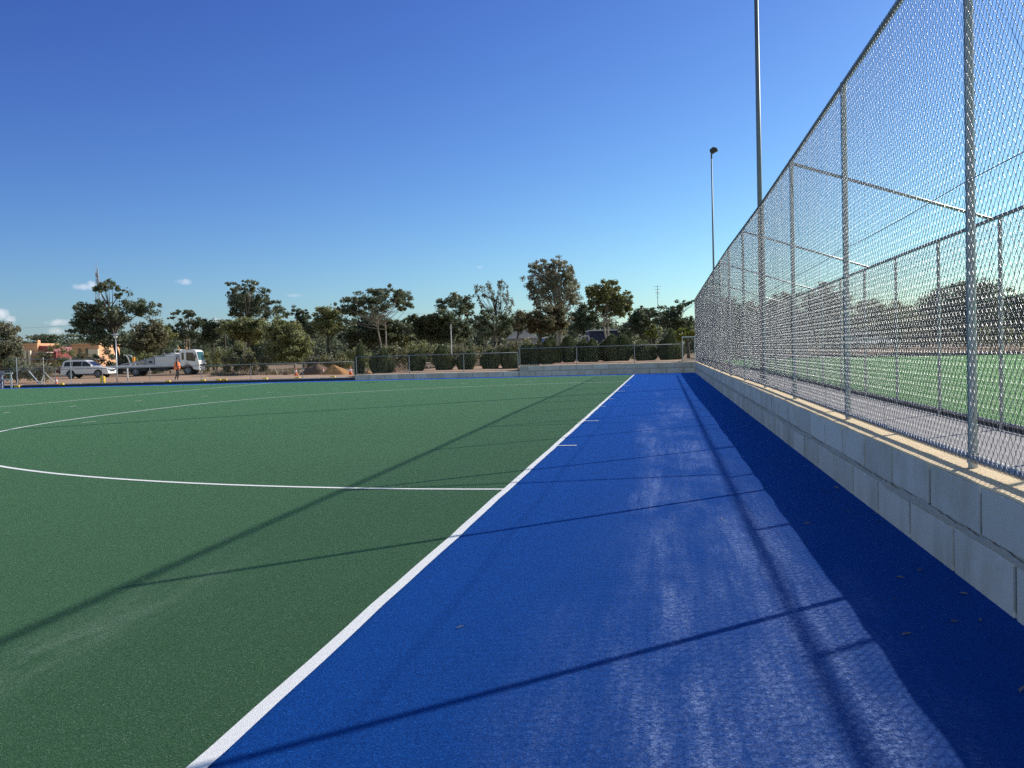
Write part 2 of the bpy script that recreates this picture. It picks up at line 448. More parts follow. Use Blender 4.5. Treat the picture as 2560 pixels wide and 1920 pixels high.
# painted / inlaid lines
LW = 0.078


def strip(mb, pts, w, z):
    pts = [np.array(p, float) for p in pts]; v = []
    for i, p in enumerate(pts):
        t = pts[min(i+1, len(pts)-1)]-pts[max(i-1, 0)]; t /= np.linalg.norm(t); n = np.array([-t[1], t[0]])
        v += [(*(p+n*w/2), z), (*(p-n*w/2), z)]
    mb.add(v, [(2*i, 2*i+1, 2*i+3, 2*i+2) for i in range(len(pts)-1)])


lm = MB()
wob = lambda s: 0.006*math.sin(s*1.9)+0.005*math.sin(s*4.7+1)
strip(lm, [(-0.0375+wob(y)*.6, y) for y in np.arange(-14, 43.95, .5)] + [(-0.0375, 43.96)], LW, 0.006)
dpts = []
for a in np.linspace(0, 90, 46):
    r = 14.5 - 0.45*sstep(45, 85, a); th = R(a)
    dpts.append((-(r+wob(a*.3))*math.sin(th), 14.6-r*math.cos(th)))
for a in np.linspace(90, 0, 46):
    r = 14.05 + 0.5*sstep(40, 0, 40-min(a, 40))*0 + 0.5*(1-sstep(5, 45, a)); th = R(a)
    dpts.append((-(r+wob(a*.3))*math.sin(th), 18.35+r*math.cos(th)))
dpts[0] = (-0.07, dpts[0][1]); dpts[-1] = (-0.07, dpts[-1][1])
strip(lm, dpts, LW, 0.004)
strip(lm, [(-21.93+wob(y), y) for y in np.arange(-14, 44, 1.0)] + [(-21.93, 43.96)], LW, 0.004)
strip(lm, [(x, 43.96+wob(x)) for x in np.arange(-60, 0, 1.0)], LW*0.6, 0.003)
for y, l in [(4.67, .3), (9.67, .3), (14.63, .15), (18.29, .15), (23.25, .3), (28.25, .3)]:
    strip(lm, [(0.0, y), (l, y)], 0.07, 0.003)
for a in np.arange(-25, 90, 9.95):
    th = R(a); r = 18.85
    if a >= 0:
        c = np.array([-r*math.cos(th), 18.3+r*math.sin(th)]); t = np.array([math.sin(th), math.cos(th)])
    else:
        c = np.array([-r, 18.3+r*math.sin(th)*0.98]); t = np.array([0, 1.0])
    strip(lm, [c-t*.16, c+t*.16], LW, 0.004)
strip(lm, [(-12.75, 11.5), (-12.6, 11.85)], 0.05, 0.004)
tag(lm.build('field_lines', M_LINE), kind='structure')

# ------------------------------------------------------------------ walls of big limestone blocks


def block_wall(name, label, origin, rz, length, courses, thick=0.36, first=0.0, cap=True, L=1.06):
    """a wall along local +X, its face at local y=0 (looking along -y), built of big blocks"""
    root = thing(name, label, 'wall', origin, rz)
    h = courses*H_COURSE
    mo = MB().box((length/2, 0.007+(thick-0.02)/2, h/2-.03), (length-0.01, thick-0.03, h+.05))
    mo.build('mortar', M_MORTAR, root)
    bl = MB(); r = random.Random(3)
    for k in range(courses):
        x = first - (0.5*L if k % 2 == 0 else 0.0)
        while x < length:
            a, b = max(x, 0)+r.uniform(.012, .026), min(x+L, length)-r.uniform(.012, .026)
            if b-a > 0.05:
                dy = r.uniform(0, 0.004); z0 = k*H_COURSE+(r.uniform(.018, .030) if k else -0.04); z1 = (k+1)*H_COURSE-(r.uniform(.018, .034) if k < courses-1 else 0.0)
                bl.box(((a+b)/2, dy+0.04, (z0+z1)/2), (b-a, 0.08, z1-z0-.004))
            x += L
    bl.build('blocks', M_BLOCK, root, bevel=0.008)
    sm = MB()
    def ribbon(p0, p1, w):
        d = np.array(p1, float)-np.array(p0, float); L_ = np.linalg.norm(d); d /= L_; nrm = np.array([-d[1], d[0]]); n_ = max(3, int(L_/.055)); v = []
        wa, wb = w, w
        for q in range(n_+1):
            wa = min(2.0*w, max(.45*w, wa+r.uniform(-.4, .4)*w)); wb = min(2.0*w, max(.45*w, wb+r.uniform(-.4, .4)*w))
            c_ = np.array(p0)+d*L_*q/n_; a_ = c_+nrm*wa; b_ = c_-nrm*wb
            v += [(a_[0], -.0022, a_[1]), (b_[0], -.0022, b_[1])]
        sm.add(v, [(2*q, 2*q+1, 2*q+3, 2*q+2) for q in range(n_)])
    for k in range(courses):
        x = first - (0.5*L if k % 2 == 0 else 0.0)
        while x < length:
            if .06 < x < length-.06: ribbon((x, k*H_COURSE+.03), (x, (k+1)*H_COURSE-.035), .010)
            x += L
    for k in range(1, courses): ribbon((.02, k*H_COURSE), (length-.02, k*H_COURSE), .022)
    sm.build('mortar_smear', M_MORTAR, root)
    if cap:
        n = int(length/0.35)+1; v = []; f = []
        for i in range(n+1):
            x = length*i/n; e = r.uniform(-.012, .01)
            v += [(x, 0.018+e, h+0.012), (x, thick+0.03, h+0.016+r.uniform(-.004, .006)), (x, 0.018+e, h-0.01), (x, thick+0.03, h-0.1)]
        for i in range(n):
            a, b = 4*i, 4*i+4
            f += [(a, b, b+1, a+1), (a+2, b+2, b, a), (a+1, b+1, b+3, a+3)]
        MB().add(v, f).build('cap', M_CAP, root)
    return root


w1 = block_wall('block_wall', 'long pale limestone block wall running beside the blue strip under the tall chain fence', (WALL_X, 46.2, 0), R(-90), 66.2, 2, first=0.37)
# this wall faces -x: local y must point to +x
w1.rotation_euler = (0, 0, R(-90)); w1.scale = (1, 1, 1)
block_wall('block_wall', 'two course grey block wall across the far end below the right half of the railing', (-7.0, FAR_Y, 0), 0, 7.0+WALL_X+0.02, 2, first=0.5, L=0.98)
block_wall('block_wall', 'low single course grey block wall across the far end left of the taller wall', (-17.45, FAR_Y+0.004, 0), 0, 10.45, 1, first=0.5, L=0.94)
kr = thing('kerb', 'long black kerb with pale top edging the blue turf at the far left', 'kerb', (-17.46, FAR_Y, 0))
MB().box((-40, .11, .055), (80, .2, .19)).build('kerb_face', M_KERB, kr, bevel=.01)
MB().box((-40, .135, .158), (79.9, .24, .018)).build('kerb_top', M_KERBTOP, kr)
strip_mb = MB()
for x, l in [(-1.2, 1.5), (-3.0, 1.2), (-6.3, .9), (-9.4, 1.3), (-13, .8), (-15.2, 1.4), (-19.5, 1.2), (-24, 1.5)]:
    strip_mb.box((x, .14, .172), (l, .12, .014))
strip_mb.build('loose_strip', M_BAND, kr)

# ------------------------------------------------------------------ chain link


def chain_panel(name, L, H, p=0.040, h=0.0420, r=0.0018, sides=5, coil=True, seg=6, base_z=0.0):
    """one bay of woven zigzag wires in the local X-Z plane"""
    n = max(1, int(round(L/p))); p = L/n; m = max(1, int(round(H/h))); h = H/m
    ts = np.linspace(0, 1, seg+1)
    prof = 0.5-0.5*np.cos(np.pi*ts); prof = 0.9*prof+0.1*ts
    u = []; z = []; d = []
    for j in range(m):
        q = prof if j % 2 == 0 else 1-prof
        dd = np.cos(np.pi*ts)*(1 if j % 2 == 0 else -1)
        s = slice(0, seg) if j < m-1 else slice(0, seg+1)
        u += list(q[s]); z += list((j+ts[s])*h); d += list(dd[s])
    u = np.array(u); z = np.array(z); d = np.array(d)
    e = 0.004
    line = np.stack([u*(p+2*e)-e, d*0.0035, z], -1)
    T = np.gradient(line, axis=0); T /= np.linalg.norm(T, axis=1, keepdims=True)
    A = np.cross(T, [0, 1.0, 0]); A /= np.linalg.norm(A, axis=1, keepdims=True); B = np.cross(T, A)
    ang = np.arange(sides)*2*np.pi/sides + np.pi/4
    ring = line[:, None, :] + r*(A[:, None, :]*np.cos(ang)[None, :, None] + B[:, None, :]*np.sin(ang)[None, :, None])
    nl = len(line); base = ring.reshape(-1, 3)
    i = np.arange(nl-1)[:, None]; k = np.arange(sides)[None, :]
    q = np.stack([i*sides+k, i*sides+(k+1) % sides, (i+1)*sides+(k+1) % sides, (i+1)*sides+k], -1).reshape(-1, 4)
    jit = np.random.default_rng(5).normal(0, 0.0012, (n, 3))
    flip = base*np.array([-1, -1, 1])+np.array([p, 0, 0])
    V = np.concatenate([(base if c % 2 == 0 else flip) + np.array([c*p, 0, 0]) + jit[c] for c in range(n)])
    Q = np.concatenate([q+c*len(base) for c in range(n)])
    if coil:
        for zc, rr in ((0.0, 0.029), (H, 0.029)):
            tt = np.arange(0, L/0.086*10+1)*2*np.pi/10
            cl = np.stack([tt/(2*np.pi)*0.086, -0.03+rr*np.cos(tt), zc+rr*np.sin(tt)], -1)
            T = np.gradient(cl, axis=0); T /= np.linalg.norm(T, axis=1, keepdims=True)
            A = np.cross(T, [1.0, 0, 0]); A /= np.linalg.norm(A, axis=1, keepdims=True); B = np.cross(T, A)
            a3 = np.arange(3)*2*np.pi/3
            rg = cl[:, None, :] + r*(A[:, None, :]*np.cos(a3)[None, :, None]+B[:, None, :]*np.sin(a3)[None, :, None])
            ii = np.arange(len(cl)-1)[:, None]; kk = np.arange(3)[None, :]
            qq = np.stack([ii*3+kk, ii*3+(kk+1) % 3, (ii+1)*3+(kk+1) % 3, (ii+1)*3+kk], -1).reshape(-1, 4)
            Q = np.concatenate([Q, qq+len(V)]); V = np.concatenate([V, rg.reshape(-1, 3)])
    V = V + np.array([0, 0, base_z])
    o = np_mesh(name, V, Q, M_WIRE, smooth=True)
    me = o.data; bpy.data.objects.remove(o)
    return me


def place(mesh, name, parent, loc, rz=0.0, scale=(1, 1, 1)):
    o = bpy.data.objects.new(name, mesh); o.location = loc; o.rotation_euler = (0, 0, rz); o.scale = scale
    return link(o, parent)


# tall fence on the wall
BAY = 4.2
F1Z0, F1Z1 = 0.700, 4.29
f1 = thing('chain_link_fence', 'tall galvanised chain link fence standing on the pale limestone block wall', 'fence', (3.66, -3.22, H_WALL+.012))
f1x = lambda y: -0.10*float(sstep(8, 20, y))
fp = [(f1x(y), y+3.22) for y in [-3.22+BAY*k for k in range(-3, 12)]] + [(f1x(46), 46.1+3.22)]
zb = -(H_WALL+.012)
pipe = MB()
panel1 = chain_panel('chain_mesh', BAY, F1Z1-F1Z0)
panel1b = chain_panel('chain_mesh', 3.1, F1Z1-F1Z0)
for i, (x, y) in enumerate(fp):
    mb = MB().cyl((x, y, -0.02), (x, y, F1Z1+zb+.0), 0.03, n=12)
    mb.cyl((x, y, F1Z1+zb-.05), (x, y, F1Z1+zb+.03), .036, n=10).cyl((x, y, F1Z0+zb-.035), (x, y, F1Z0+zb+.035), .036, n=10)
    mb.build('post', M_GALV, f1, smooth=False)
for nm, z in (('top_rail', F1Z1+zb), ('bottom_rail', F1Z0+zb)):
    mb = MB().tube([(x-.012, y, z) for x, y in fp], 0.0245, n=12)
    mb.build(nm, M_GALV, f1, smooth=True)
MB().tube([(x-.045, y+dy, 2.5+zb-(0.0 if dy == 0 else .015)) for x, y in fp[:-1] for dy in (0, 1.4, 2.8)], 0.0035, n=5).build('tension_wire', M_WIRE, f1)
for i in range(len(fp)-1):
    a = np.array(fp[i]); b = np.array(fp[i+1]); d = b-a; L = np.linalg.norm(d); rz = math.atan2(d[1], d[0])
    me, l0 = (panel1, BAY) if L > 3.6 else (panel1b, 3.1)
    place(me, 'mesh_panel', f1, (a[0]-.042, a[1], F1Z0+zb), rz, (L/l0, 1, 1))
# second, lower fence round the court
F2X, F2Z0, F2Z1 = 6.55, 0.24, 3.27
f2 = thing('chain_link_fence', 'lower chain link fence along the bright green court behind the grey path', 'fence', (F2X, 4.9, 0.15))
ks = list(range(-4, 14)); pys = [3.1*k for k in ks]
panel2 = chain_panel('chain_mesh', 3.1, F2Z1-F2Z0)
for y in pys:
    MB().cyl((0, y, -.05), (0, y, F2Z1-.15), 0.03, n=10).build('post', M_GALV, f2)
for nm, z, rr in (('top_rail', F2Z1-.15, .026), ('bottom_rail', F2Z0-.15, .024)):
    MB().cyl((0, pys[0], z), (0, pys[-1], z), rr, n=10).build(nm, M_GALV, f2, smooth=True)
MB().box((.05, (pys[0]+pys[-1])/2, .03), (.05, pys[-1]-pys[0], .05)).build('edge_board', M_KERB, f2)
for y in pys[:-1]:
    place(panel2, 'mesh_panel', f2, (-.03, y, F2Z0-.15), R(90))
# braces from the tall fence down to the lower one belong to the tall fence
for k in range(-1, 11, 2):
    x, y = fp[k+4] if 0 <= k+4 < len(fp) else (0, BAY*k)
    yy = BAY*(k+1); x = f1x(yy-3.22)
    MB().cyl((x, yy, F1Z1+zb-.03), (F2X-3.66, yy, F2Z1+zb-.01), 0.024, n=10).build('brace_rail', M_GALV, f1, smooth=True)
# cross fence at the far end, between the two
f3 = thing('chain_link_fence', 'narrow end fence closing the grey path between the two long fences', 'fence', (3.6, 45.9, 0.12))
for x in (0.12, 1.5, 2.9): MB().cyl((x, 0, 0), (x, 0, 3.0), .03, n=8).build('post', M_GALV, f3)
for z in (.1, 3.0): MB().cyl((0.1, 0, z), (2.92, 0, z), .025, n=8).build('rail', M_GALV, f3)
place(panel2, 'mesh_panel', f3, (0.1, -.03, .1), 0, (2.8/3.1, 1, .96))

# ------------------------------------------------------------------ low railings across the far end
lowp = chain_panel('chain_mesh', 3.4, 1.08, p=0.1, h=0.1, r=0.0016, sides=3, coil=False, seg=3)


def low_fence(label, xs_, y, z0, h, group=None, bottom=True, mesh=True, name='railing_fence'):
    t = thing(name, label, 'fence', (xs_[0], y, z0), 0, group)
    for x in xs_:
        MB().cyl((x-xs_[0], 0, -.15), (x-xs_[0], 0, h+.02), .024, n=8).build('post', M_RAIL, t)
    MB().cyl((0, 0, h), (xs_[-1]-xs_[0], 0, h), .022, n=8).build('top_rail', M_RAIL, t, smooth=True)
    if bottom: MB().cyl((0, 0, .06), (xs_[-1]-xs_[0], 0, .06), .020, n=8).build('bottom_rail', M_RAIL, t, smooth=True)
    if mesh:
        for a, b in zip(xs_[:-1], xs_[1:]):
            place(lowp, 'mesh_panel', t, (a-xs_[0], -.028, .06), 0, ((b-a)/3.4, 1, (h-.06)/1.08))
    return t


low_fence('pipe railing fence on top of the two course wall at the far end', [-7.0, -3.52, -.06, 2.75], FAR_Y+.2, .635, 1.06)
low_fence('pipe railing fence on the low single course wall at the far end', [-17.4, -13.97, -10.5, -7.12], FAR_Y+.2, .325, 1.13)
low_fence('thin railing fence behind the black kerb in front of the truck', [-52, -48.4, -45, -41.6, -38.3, -34.9, -31.5, -27.9, -24.5, -21.0, -17.6], FAR_Y+.3, .12, 1.03)
g = thing('gate_panel', 'small mesh gate panel with pale top rail at the corner below the tall fence', 'gate', (2.78, 46.9, .62))
for x in (0, .72): MB().cyl((x, 0, -.02), (x, 0, 1.5), .024, n=8).build('post', M_GALV, g)
MB().box((.36, 0, 1.5), (.78, .05, .06)).build('top_rail', M_WHITE2, g)
MB().box((.36, 0, .12), (.78, .05, .07)).build('bottom_rail', M_TIMBER, g)
gm = MB()
for z in np.arange(.3, 1.45, .1): gm.cyl((0, 0, z), (.72, 0, z), .003, n=4)
for x in np.arange(.06, .72, .08): gm.cyl((x, 0, .15), (x, 0, 1.48), .0025, n=4)
gm.build('mesh_panel', M_WIRE, g)
tag(MB().box((2.95, 46.62, .655), (.95, .16, .05), rz=.1).build('timber_plank', M_TIMBER), 'pale plank lying on the wall top at the far corner', 'plank')
tag(MB().box((-7.55, 46.62, .36), (.6, .14, .05), rz=.2).build('timber_plank', M_TIMBER), 'short pale plank lying on the low wall where the taller wall begins', 'plank')

# ------------------------------------------------------------------ light poles


def floodlight(parent, c, rz, s=1.0, tilt=-.6):
    t = MB(); t.prism_y([(-.05, -.06), (.34, -.22), (.40, -.16), (.30, .10), (.05, .16), (-.05, .06)], -.27, .27)
    o = t.build('floodlight', M_BLACK, parent, bevel=.02); o.location = c; o.rotation_euler = (0, tilt, rz); o.scale = (s, s, s)
    l = MB(); l.box((.345, 0, -.04), (.03, .48, .26), ry=-.35); l.build('lens', M_GLASS, o)
    b = MB(); b.cyl((0, -.3, 0), (0, .3, 0), .02, n=8).build('bracket', M_BLACK, o)
    return o


def light_pole(label, x, y, h, r0, r1, heads):
    t = thing('light_pole', label, 'light pole', (x, y, .12))
    MB().tube([(0, 0, 0), (0, 0, h*.5), (0, 0, h)], [r0, (r0+r1)/2, r1], n=16).build('pole', M_POLE, t, smooth=True)
    bp = MB().box((0, 0, .02), (.42, .42, .035))
    for sx in (-1, 1):
        for sy in (-1, 1): bp.cyl((sx*.16, sy*.16, .03), (sx*.16, sy*.16, .11), .018, n=6)
    bp.build('base_plate', M_GALV, t)
    MB().cyl((0, 0, h-.25), (0, 0, h+.06), r1*1.25, n=12).build('pole_cap', M_BLACK, t)
    for (c, rz, s, tl) in heads: floodlight(t, (c[0], c[1], c[2]+h), rz, s, tl)
    if len(heads) > 1:
        MB().box((0, 0, h), (.08, 1.7, .08)).build('crossarm', M_GALV, t)
    return t


light_pole('tall tapered grey light pole behind the fence running out of the top of the picture', 5.4, 27.0, 15.6, .105, .075,
           [((-.1, -.7, .1), R(180), 1.2, .5), ((-.1, .7, .1), R(180), 1.2, .5), ((-.1, 0, .1), R(180), 1.2, .5)])
light_pole('farther slim light pole with one black floodlight at its top', 5.35, 59.0, 15.1, .085, .045, [((.0, 0, .18), R(-8), 1.15, -.85)])

# ------------------------------------------------------------------ foliage
MULT = 1.0


def leaf_cards(C, Rr, n, size, droop=0.5, aspect=1.7, rs=None, flat=1.0):
    """n little leaf-sprig diamonds spread through an ellipsoid (centre C, radii Rr)"""
    rs = rs or rng
    d = rs.normal(size=(n, 3)); d /= np.linalg.norm(d, axis=1, keepdims=True)
    rad = rs.random(n)**(1/2.4)
    lump = 1+0.22*np.sin(d[:, 0]*5+C[0])*np.sin(d[:, 1]*6+C[2])+0.15*np.sin(d[:, 2]*9+C[1])
    P = np.array(C)+d*(rad*lump)[:, None]*np.array(Rr)
    ax = rs.normal(size=(n, 3)); ax[:, 2] = ax[:, 2]*0.6-droop*1.2; ax /= np.linalg.norm(ax, axis=1, keepdims=True)
    nn = rs.normal(size=(n, 3))+d*0.8; sd = np.cross(ax, nn); sd /= np.linalg.norm(sd, axis=1, keepdims=True)
    l = size*(0.6+0.8*rs.random(n))[:, None]; w = l/aspect
    V = np.stack([P-ax*l/2, P+sd*w/2-ax*l*.08, P+ax*l/2, P-sd*w/2+ax*l*.05], 1)
    return V.reshape(-1, 3)


def crown_mesh(name, V, mat, parent):
    n = len(V)//4
    return np_mesh(name, V, np.arange(n*4).reshape(n, 4), mat, parent)


def bez(a, b, c, n=5):
    return [tuple((1-t)**2*np.array(a)+2*t*(1-t)*np.array(b)+t*t*np.array(c)) for t in np.linspace(0, 1, n)]


def tree(name, label, base_px, depth, clumps, leaf, bark=None, o=(0, 0), s=1.0, size=.3, dens=1.0, group='trees beyond the far end of the pitch', trunk_r=.16,
         droop=.5, depthk=.7, fork=.45, cat='tree', limbs=True, stems=1, seed=None, spread=0.0):
    """clumps: (x, y, rx, ry) as seen in the photo, turned into real ellipsoids around the tree's own place"""
    rs = np.random.default_rng(seed if seed is not None else int(base_px*7+depth))
    depth = float(depth)
    b = at(base_px, 900, depth); gz = ground_z(b[0], b[1]); base = np.array([b[0], b[1], gz])
    t = thing(name, label, cat, base, 0, group)
    mpp = depth/FPX
    cs = []
    xs_ = [o[0]+c[0]/s for c in clumps]; halfw = (max(xs_)-min(xs_))/2*mpp
    for (cx, cy, rx, ry) in clumps:
        px, py = o[0]+cx/s, o[1]+cy/s; rx, ry = rx/s*mpp*1.08, ry/s*mpp*1.05
        k = np.clip((px-(max(xs_)+min(xs_))/2)*mpp/(halfw+1e-6), -1, 1)
        dd = rs.uniform(-1, 1)*halfw*depthk*math.sqrt(max(0.05, 1-k*k*.8))
        p = at(px, py, depth+dd) - base
        p = p.copy()
        cs.append((p, (rx, (rx+ry)/2*1.1, ry)))
    fill = []
    for i_ in range(len(cs)):
        for j_ in range(i_):
            (pa, ra), (pb, rb) = cs[i_], cs[j_]; dd = math.hypot(pa[0]-pb[0], pa[2]-pb[2])
            if dens > .6 and dd < 1.25*(ra[0]+rb[0]) and rs.random() < (.16 if name == 'gum_tree' else .6):
                fill.append(((pa+pb)/2+np.array([0, rs.normal(0, .5)*ra[0], 0]), tuple((x_+y_)/2*.85 for x_, y_ in zip(ra, rb))))
    Vs = []
    for p, rr in cs+fill:
        # several sub-clumps per clump make the edge uneven and leave gaps
        area = rr[0]*rr[2]
        n = int(max(30, 200*dens*MULT*area/(size*size)*0.062*3.0)+50)
        sub = 5 if area < .8 else 9
        for q in range(sub):
            off = rs.normal(0, .52, 3)*np.array(rr); sc = rs.uniform(.32, .72)
            Vs.append(leaf_cards(p+off, np.array(rr)*sc, max(10, int(n/sub)), size, droop, rs=rs))
    crown_mesh('crown', np.concatenate(Vs), leaf, t)
    if bark:
        tb = MB(); cen = np.mean([p for p, _ in cs], 0); lo = min(p[2]-r[2] for p, r in cs); hi = max(p[2] for p, r in cs)
        for st in range(stems):
            jx = rs.normal(0, .25*spread+.05); fz = max(lo*.75, hi*fork*.6)+0.3
            fk = np.array([cen[0]*.35+jx*2+rs.normal(0, .2)*spread, cen[1]*.3, fz])
            top = np.array([cen[0]*.9+jx, cen[1]*.8, hi*.93])
            tb.tube(bez((jx*.3, 0, -.1), (jx, 0, fz*.5), fk, 5), [trunk_r*1.15, trunk_r, trunk_r*.9, trunk_r*.85, trunk_r*.8], 7)
            tb.tube(bez(fk, (fk+top)/2+rs.normal(0, .15, 3), top, 5), [trunk_r*.8, trunk_r*.55, trunk_r*.4, trunk_r*.25, .02], 6)
            if limbs:
                for p, rr in cs:
                    f = rs.uniform(.12, .8); a = fk+(top-fk)*f*min(1, max(0, (p[2]-fz)/(hi-fz+.1)))
                    m = (a+p)/2+np.array([0, 0, -.12*np.linalg.norm(p[:2]-a[:2])])+rs.normal(0, .12, 3)
                    tb.tube(bez(a, m, p, 5), [trunk_r*.42, trunk_r*.3, trunk_r*.22, trunk_r*.15, .012], 5, caps=False)
        tb.build('trunk', bark, t, smooth=True)
    return t


A = dict(o=(0, 620), s=4.6075); B3 = dict(o=(400, 660), s=4.424); B4 = dict(o=(800, 660), s=4.424); B5 = dict(o=(1260, 620), s=4.424); PX = dict(o=(0, 0), s=1.0)

tree('gum_tree', 'grey green drooping tree cut by the left edge of the picture', 4, 88, [(10, 880, 90, 60), (80, 920, 90, 70), (-60, 930, 120, 100), (130, 980, 80, 70), (40, 1020, 130, 90), (170, 1060, 70, 70), (90, 1120, 130, 90), (190, 1150, 60, 80), (-40, 1130, 120, 100), (150, 1220, 90, 70), (60, 1250, 130, 80), (-60, 1270, 120, 80), (210, 1250, 60, 50)], L_GREY, M_BARKD, size=.26, **A)
tree('gum_tree', 'big dark spreading tree with a thin upper tuft in front of the lattice mast', 300, 118, [(1130, 450, 50, 35), (1190, 440, 70, 50), (1250, 420, 60, 45), (1300, 440, 50, 55), (1390, 510, 55, 40), (1350, 550, 40, 35), (1150, 490, 50, 30), (890, 690, 50, 45), (930, 650, 40, 30), (1040, 690, 90, 65), (1180, 660, 110, 70), (1290, 740, 90, 90), (1440, 680, 100, 80), (1550, 640, 90, 80), (1700, 690, 90, 75), (1570, 740, 120, 80), (1430, 800, 100, 80), (1130, 770, 110, 70), (1010, 770, 60, 60), (900, 890, 70, 60), (990, 890, 110, 70), (850, 960, 60, 30), (1120, 930, 130, 90), (1290, 930, 120, 100), (1080, 1040, 150, 60), (1400, 1000, 90, 80), (1250, 1060, 110, 80), (1450, 1110, 90, 70)], L_GUM, M_BARKD, size=.3, trunk_r=.3, seed=2, **A)
tree('bush_tree', 'rounded brownish tree right of the big dark spreading tree', 385, 112, [(1700, 900, 90, 50), (1620, 980, 90, 80), (1760, 960, 90, 70), (1690, 1060, 110, 80), (1810, 1040, 80, 90), (1600, 1090, 90, 80), (1720, 1160, 110, 60), (1560, 1160, 60, 50), (1860, 960, 50, 60)], L_BROWN, M_BARKD, size=.28, **A)
tree('gum_tree', 'open pale gum tree with flat leaf tufts above the truck cab', 478, 128, [(130, 600, 30, 22), (170, 560, 40, 28), (240, 525, 60, 25), (320, 545, 50, 25), (370, 560, 25, 25), (160, 680, 60, 40), (240, 660, 40, 25), (330, 630, 40, 28), (430, 620, 70, 40), (400, 660, 50, 35), (490, 660, 40, 45), (200, 750, 80, 50), (330, 740, 80, 50), (260, 800, 110, 60), (400, 790, 60, 60)], L_GUM, M_BARK, size=.28, trunk_r=.14, stems=2, spread=1.0, **B3)
tree('gum_tree', 'tall dark gum tree with round leaf tufts left of the dirt mounds', 612, 125, [(770, 220, 34, 26), (835, 218, 22, 14), (880, 252, 26, 22), (945, 212, 40, 30), (1025, 212, 50, 28), (1010, 275, 55, 40), (810, 290, 48, 32), (930, 300, 40, 40), (790, 350, 75, 55), (890, 370, 90, 70), (1000, 360, 80, 70), (1090, 380, 70, 60), (1170, 305, 50, 38), (1190, 370, 60, 45), (820, 440, 80, 60), (910, 490, 90, 80), (1010, 460, 90, 80), (1110, 470, 90, 70), (1230, 430, 60, 45), (800, 540, 55, 45), (890, 570, 80, 50), (1290, 490, 75, 60), (1200, 540, 90, 60), (1340, 510, 50, 35), (1390, 570, 50, 40), (1060, 560, 80, 50)], L_GUM, M_BARK, size=.27, trunk_r=.24, seed=4, **B3)
tree('bush_tree', 'broad olive rounded tree mass below the tall dark gum tree', 628, 108, [(740, 690, 80, 55), (850, 650, 80, 50), (980, 630, 110, 50), (1090, 650, 80, 50), (880, 730, 120, 80), (1030, 720, 120, 80), (1160, 690, 90, 70), (980, 800, 140, 70), (820, 780, 90, 60), (1130, 790, 100, 60)], L_OLIVE, M_BARKD, size=.28, droop=.3, **B3)
tree('willow_tree', 'light olive drooping tree with a bent pale trunk behind the orange cone', 738, 92, [(1320, 650, 90, 45), (1250, 730, 90, 70), (1370, 740, 110, 80), (1470, 720, 80, 70), (1540, 800, 70, 75), (1350, 850, 140, 90), (1490, 870, 110, 90), (1580, 900, 60, 70), (1270, 900, 80, 90), (1310, 980, 110, 60), (1460, 980, 120, 60), (1580, 980, 80, 60), (1240, 1020, 60, 50), (1400, 1040, 140, 35)], L_OLIVE, M_BARK, size=.24, trunk_r=.12, droop=.9, **B3)
tree('cypress_tree', 'small dense dark conifer between the two gum trees', 758, 130, [(1580, 540, 50, 40), (1570, 600, 70, 60), (1600, 660, 70, 60), (1560, 690, 60, 50), (1510, 520, 40, 35), (1540, 740, 80, 50)], L_DARK, M_BARKD, size=.24, droop=.1, **B3)
tree('bush_tree', 'mid height olive tree left of the pale trunked gum', 822, 120, [(110, 520, 110, 50), (40, 570, 80, 60), (180, 580, 70, 70), (90, 640, 120, 70), (-20, 660, 80, 60), (170, 690, 80, 60), (60, 730, 120, 60)], L_OLIVE, M_BARKD, size=.28, **B4)
tree('gum_tree', 'large gum tree with domed tufts and a slender pale trunk above the trimmed shrubs', 960, 108, [(320, 420, 85, 55), (250, 460, 50, 40), (330, 520, 95, 70), (390, 480, 70, 70), (270, 600, 80, 60), (560, 345, 110, 50), (660, 335, 60, 45), (765, 305, 50, 48), (740, 360, 60, 50), (520, 410, 90, 60), (630, 410, 90, 70), (730, 430, 80, 70), (880, 320, 60, 50), (935, 350, 50, 50), (860, 400, 70, 70), (950, 430, 70, 55), (720, 510, 60, 45), (620, 490, 50, 35), (995, 450, 40, 40), (900, 490, 50, 45), (540, 480, 70, 50), (480, 530, 60, 40)], L_GUM, M_BARK, size=.26, trunk_r=.10, seed=9, stems=2, spread=1.2, fork=.4, **B4)
tree('bush_tree', 'dark tangled tree mass under the large domed gum', 905, 122, [(470, 620, 90, 70), (570, 650, 100, 70), (690, 620, 60, 60), (680, 700, 120, 80), (820, 720, 120, 80), (920, 740, 80, 70), (480, 760, 140, 100), (340, 760, 100, 100), (600, 830, 140, 80), (780, 830, 130, 70), (380, 880, 140, 60), (960, 690, 40, 40)], L_DARK, M_BARKD, size=.3, **B4)
tree('bush_tree', 'wide dark rounded tree behind the thin white pole', 1108, 116, [(1035, 590, 50, 50), (990, 610, 30, 30), (1120, 640, 90, 60), (1080, 700, 90, 70), (1220, 660, 90, 60), (1340, 570, 110, 45), (1260, 600, 70, 50), (1440, 590, 90, 55), (1520, 620, 60, 50), (1360, 660, 130, 60), (1180, 770, 140, 90), (1350, 760, 150, 100), (1520, 730, 130, 90), (1600, 700, 70, 60), (1090, 800, 90, 60), (1450, 830, 140, 50)], L_DARK, M_BARKD, size=.28, droop=.3, **B4)
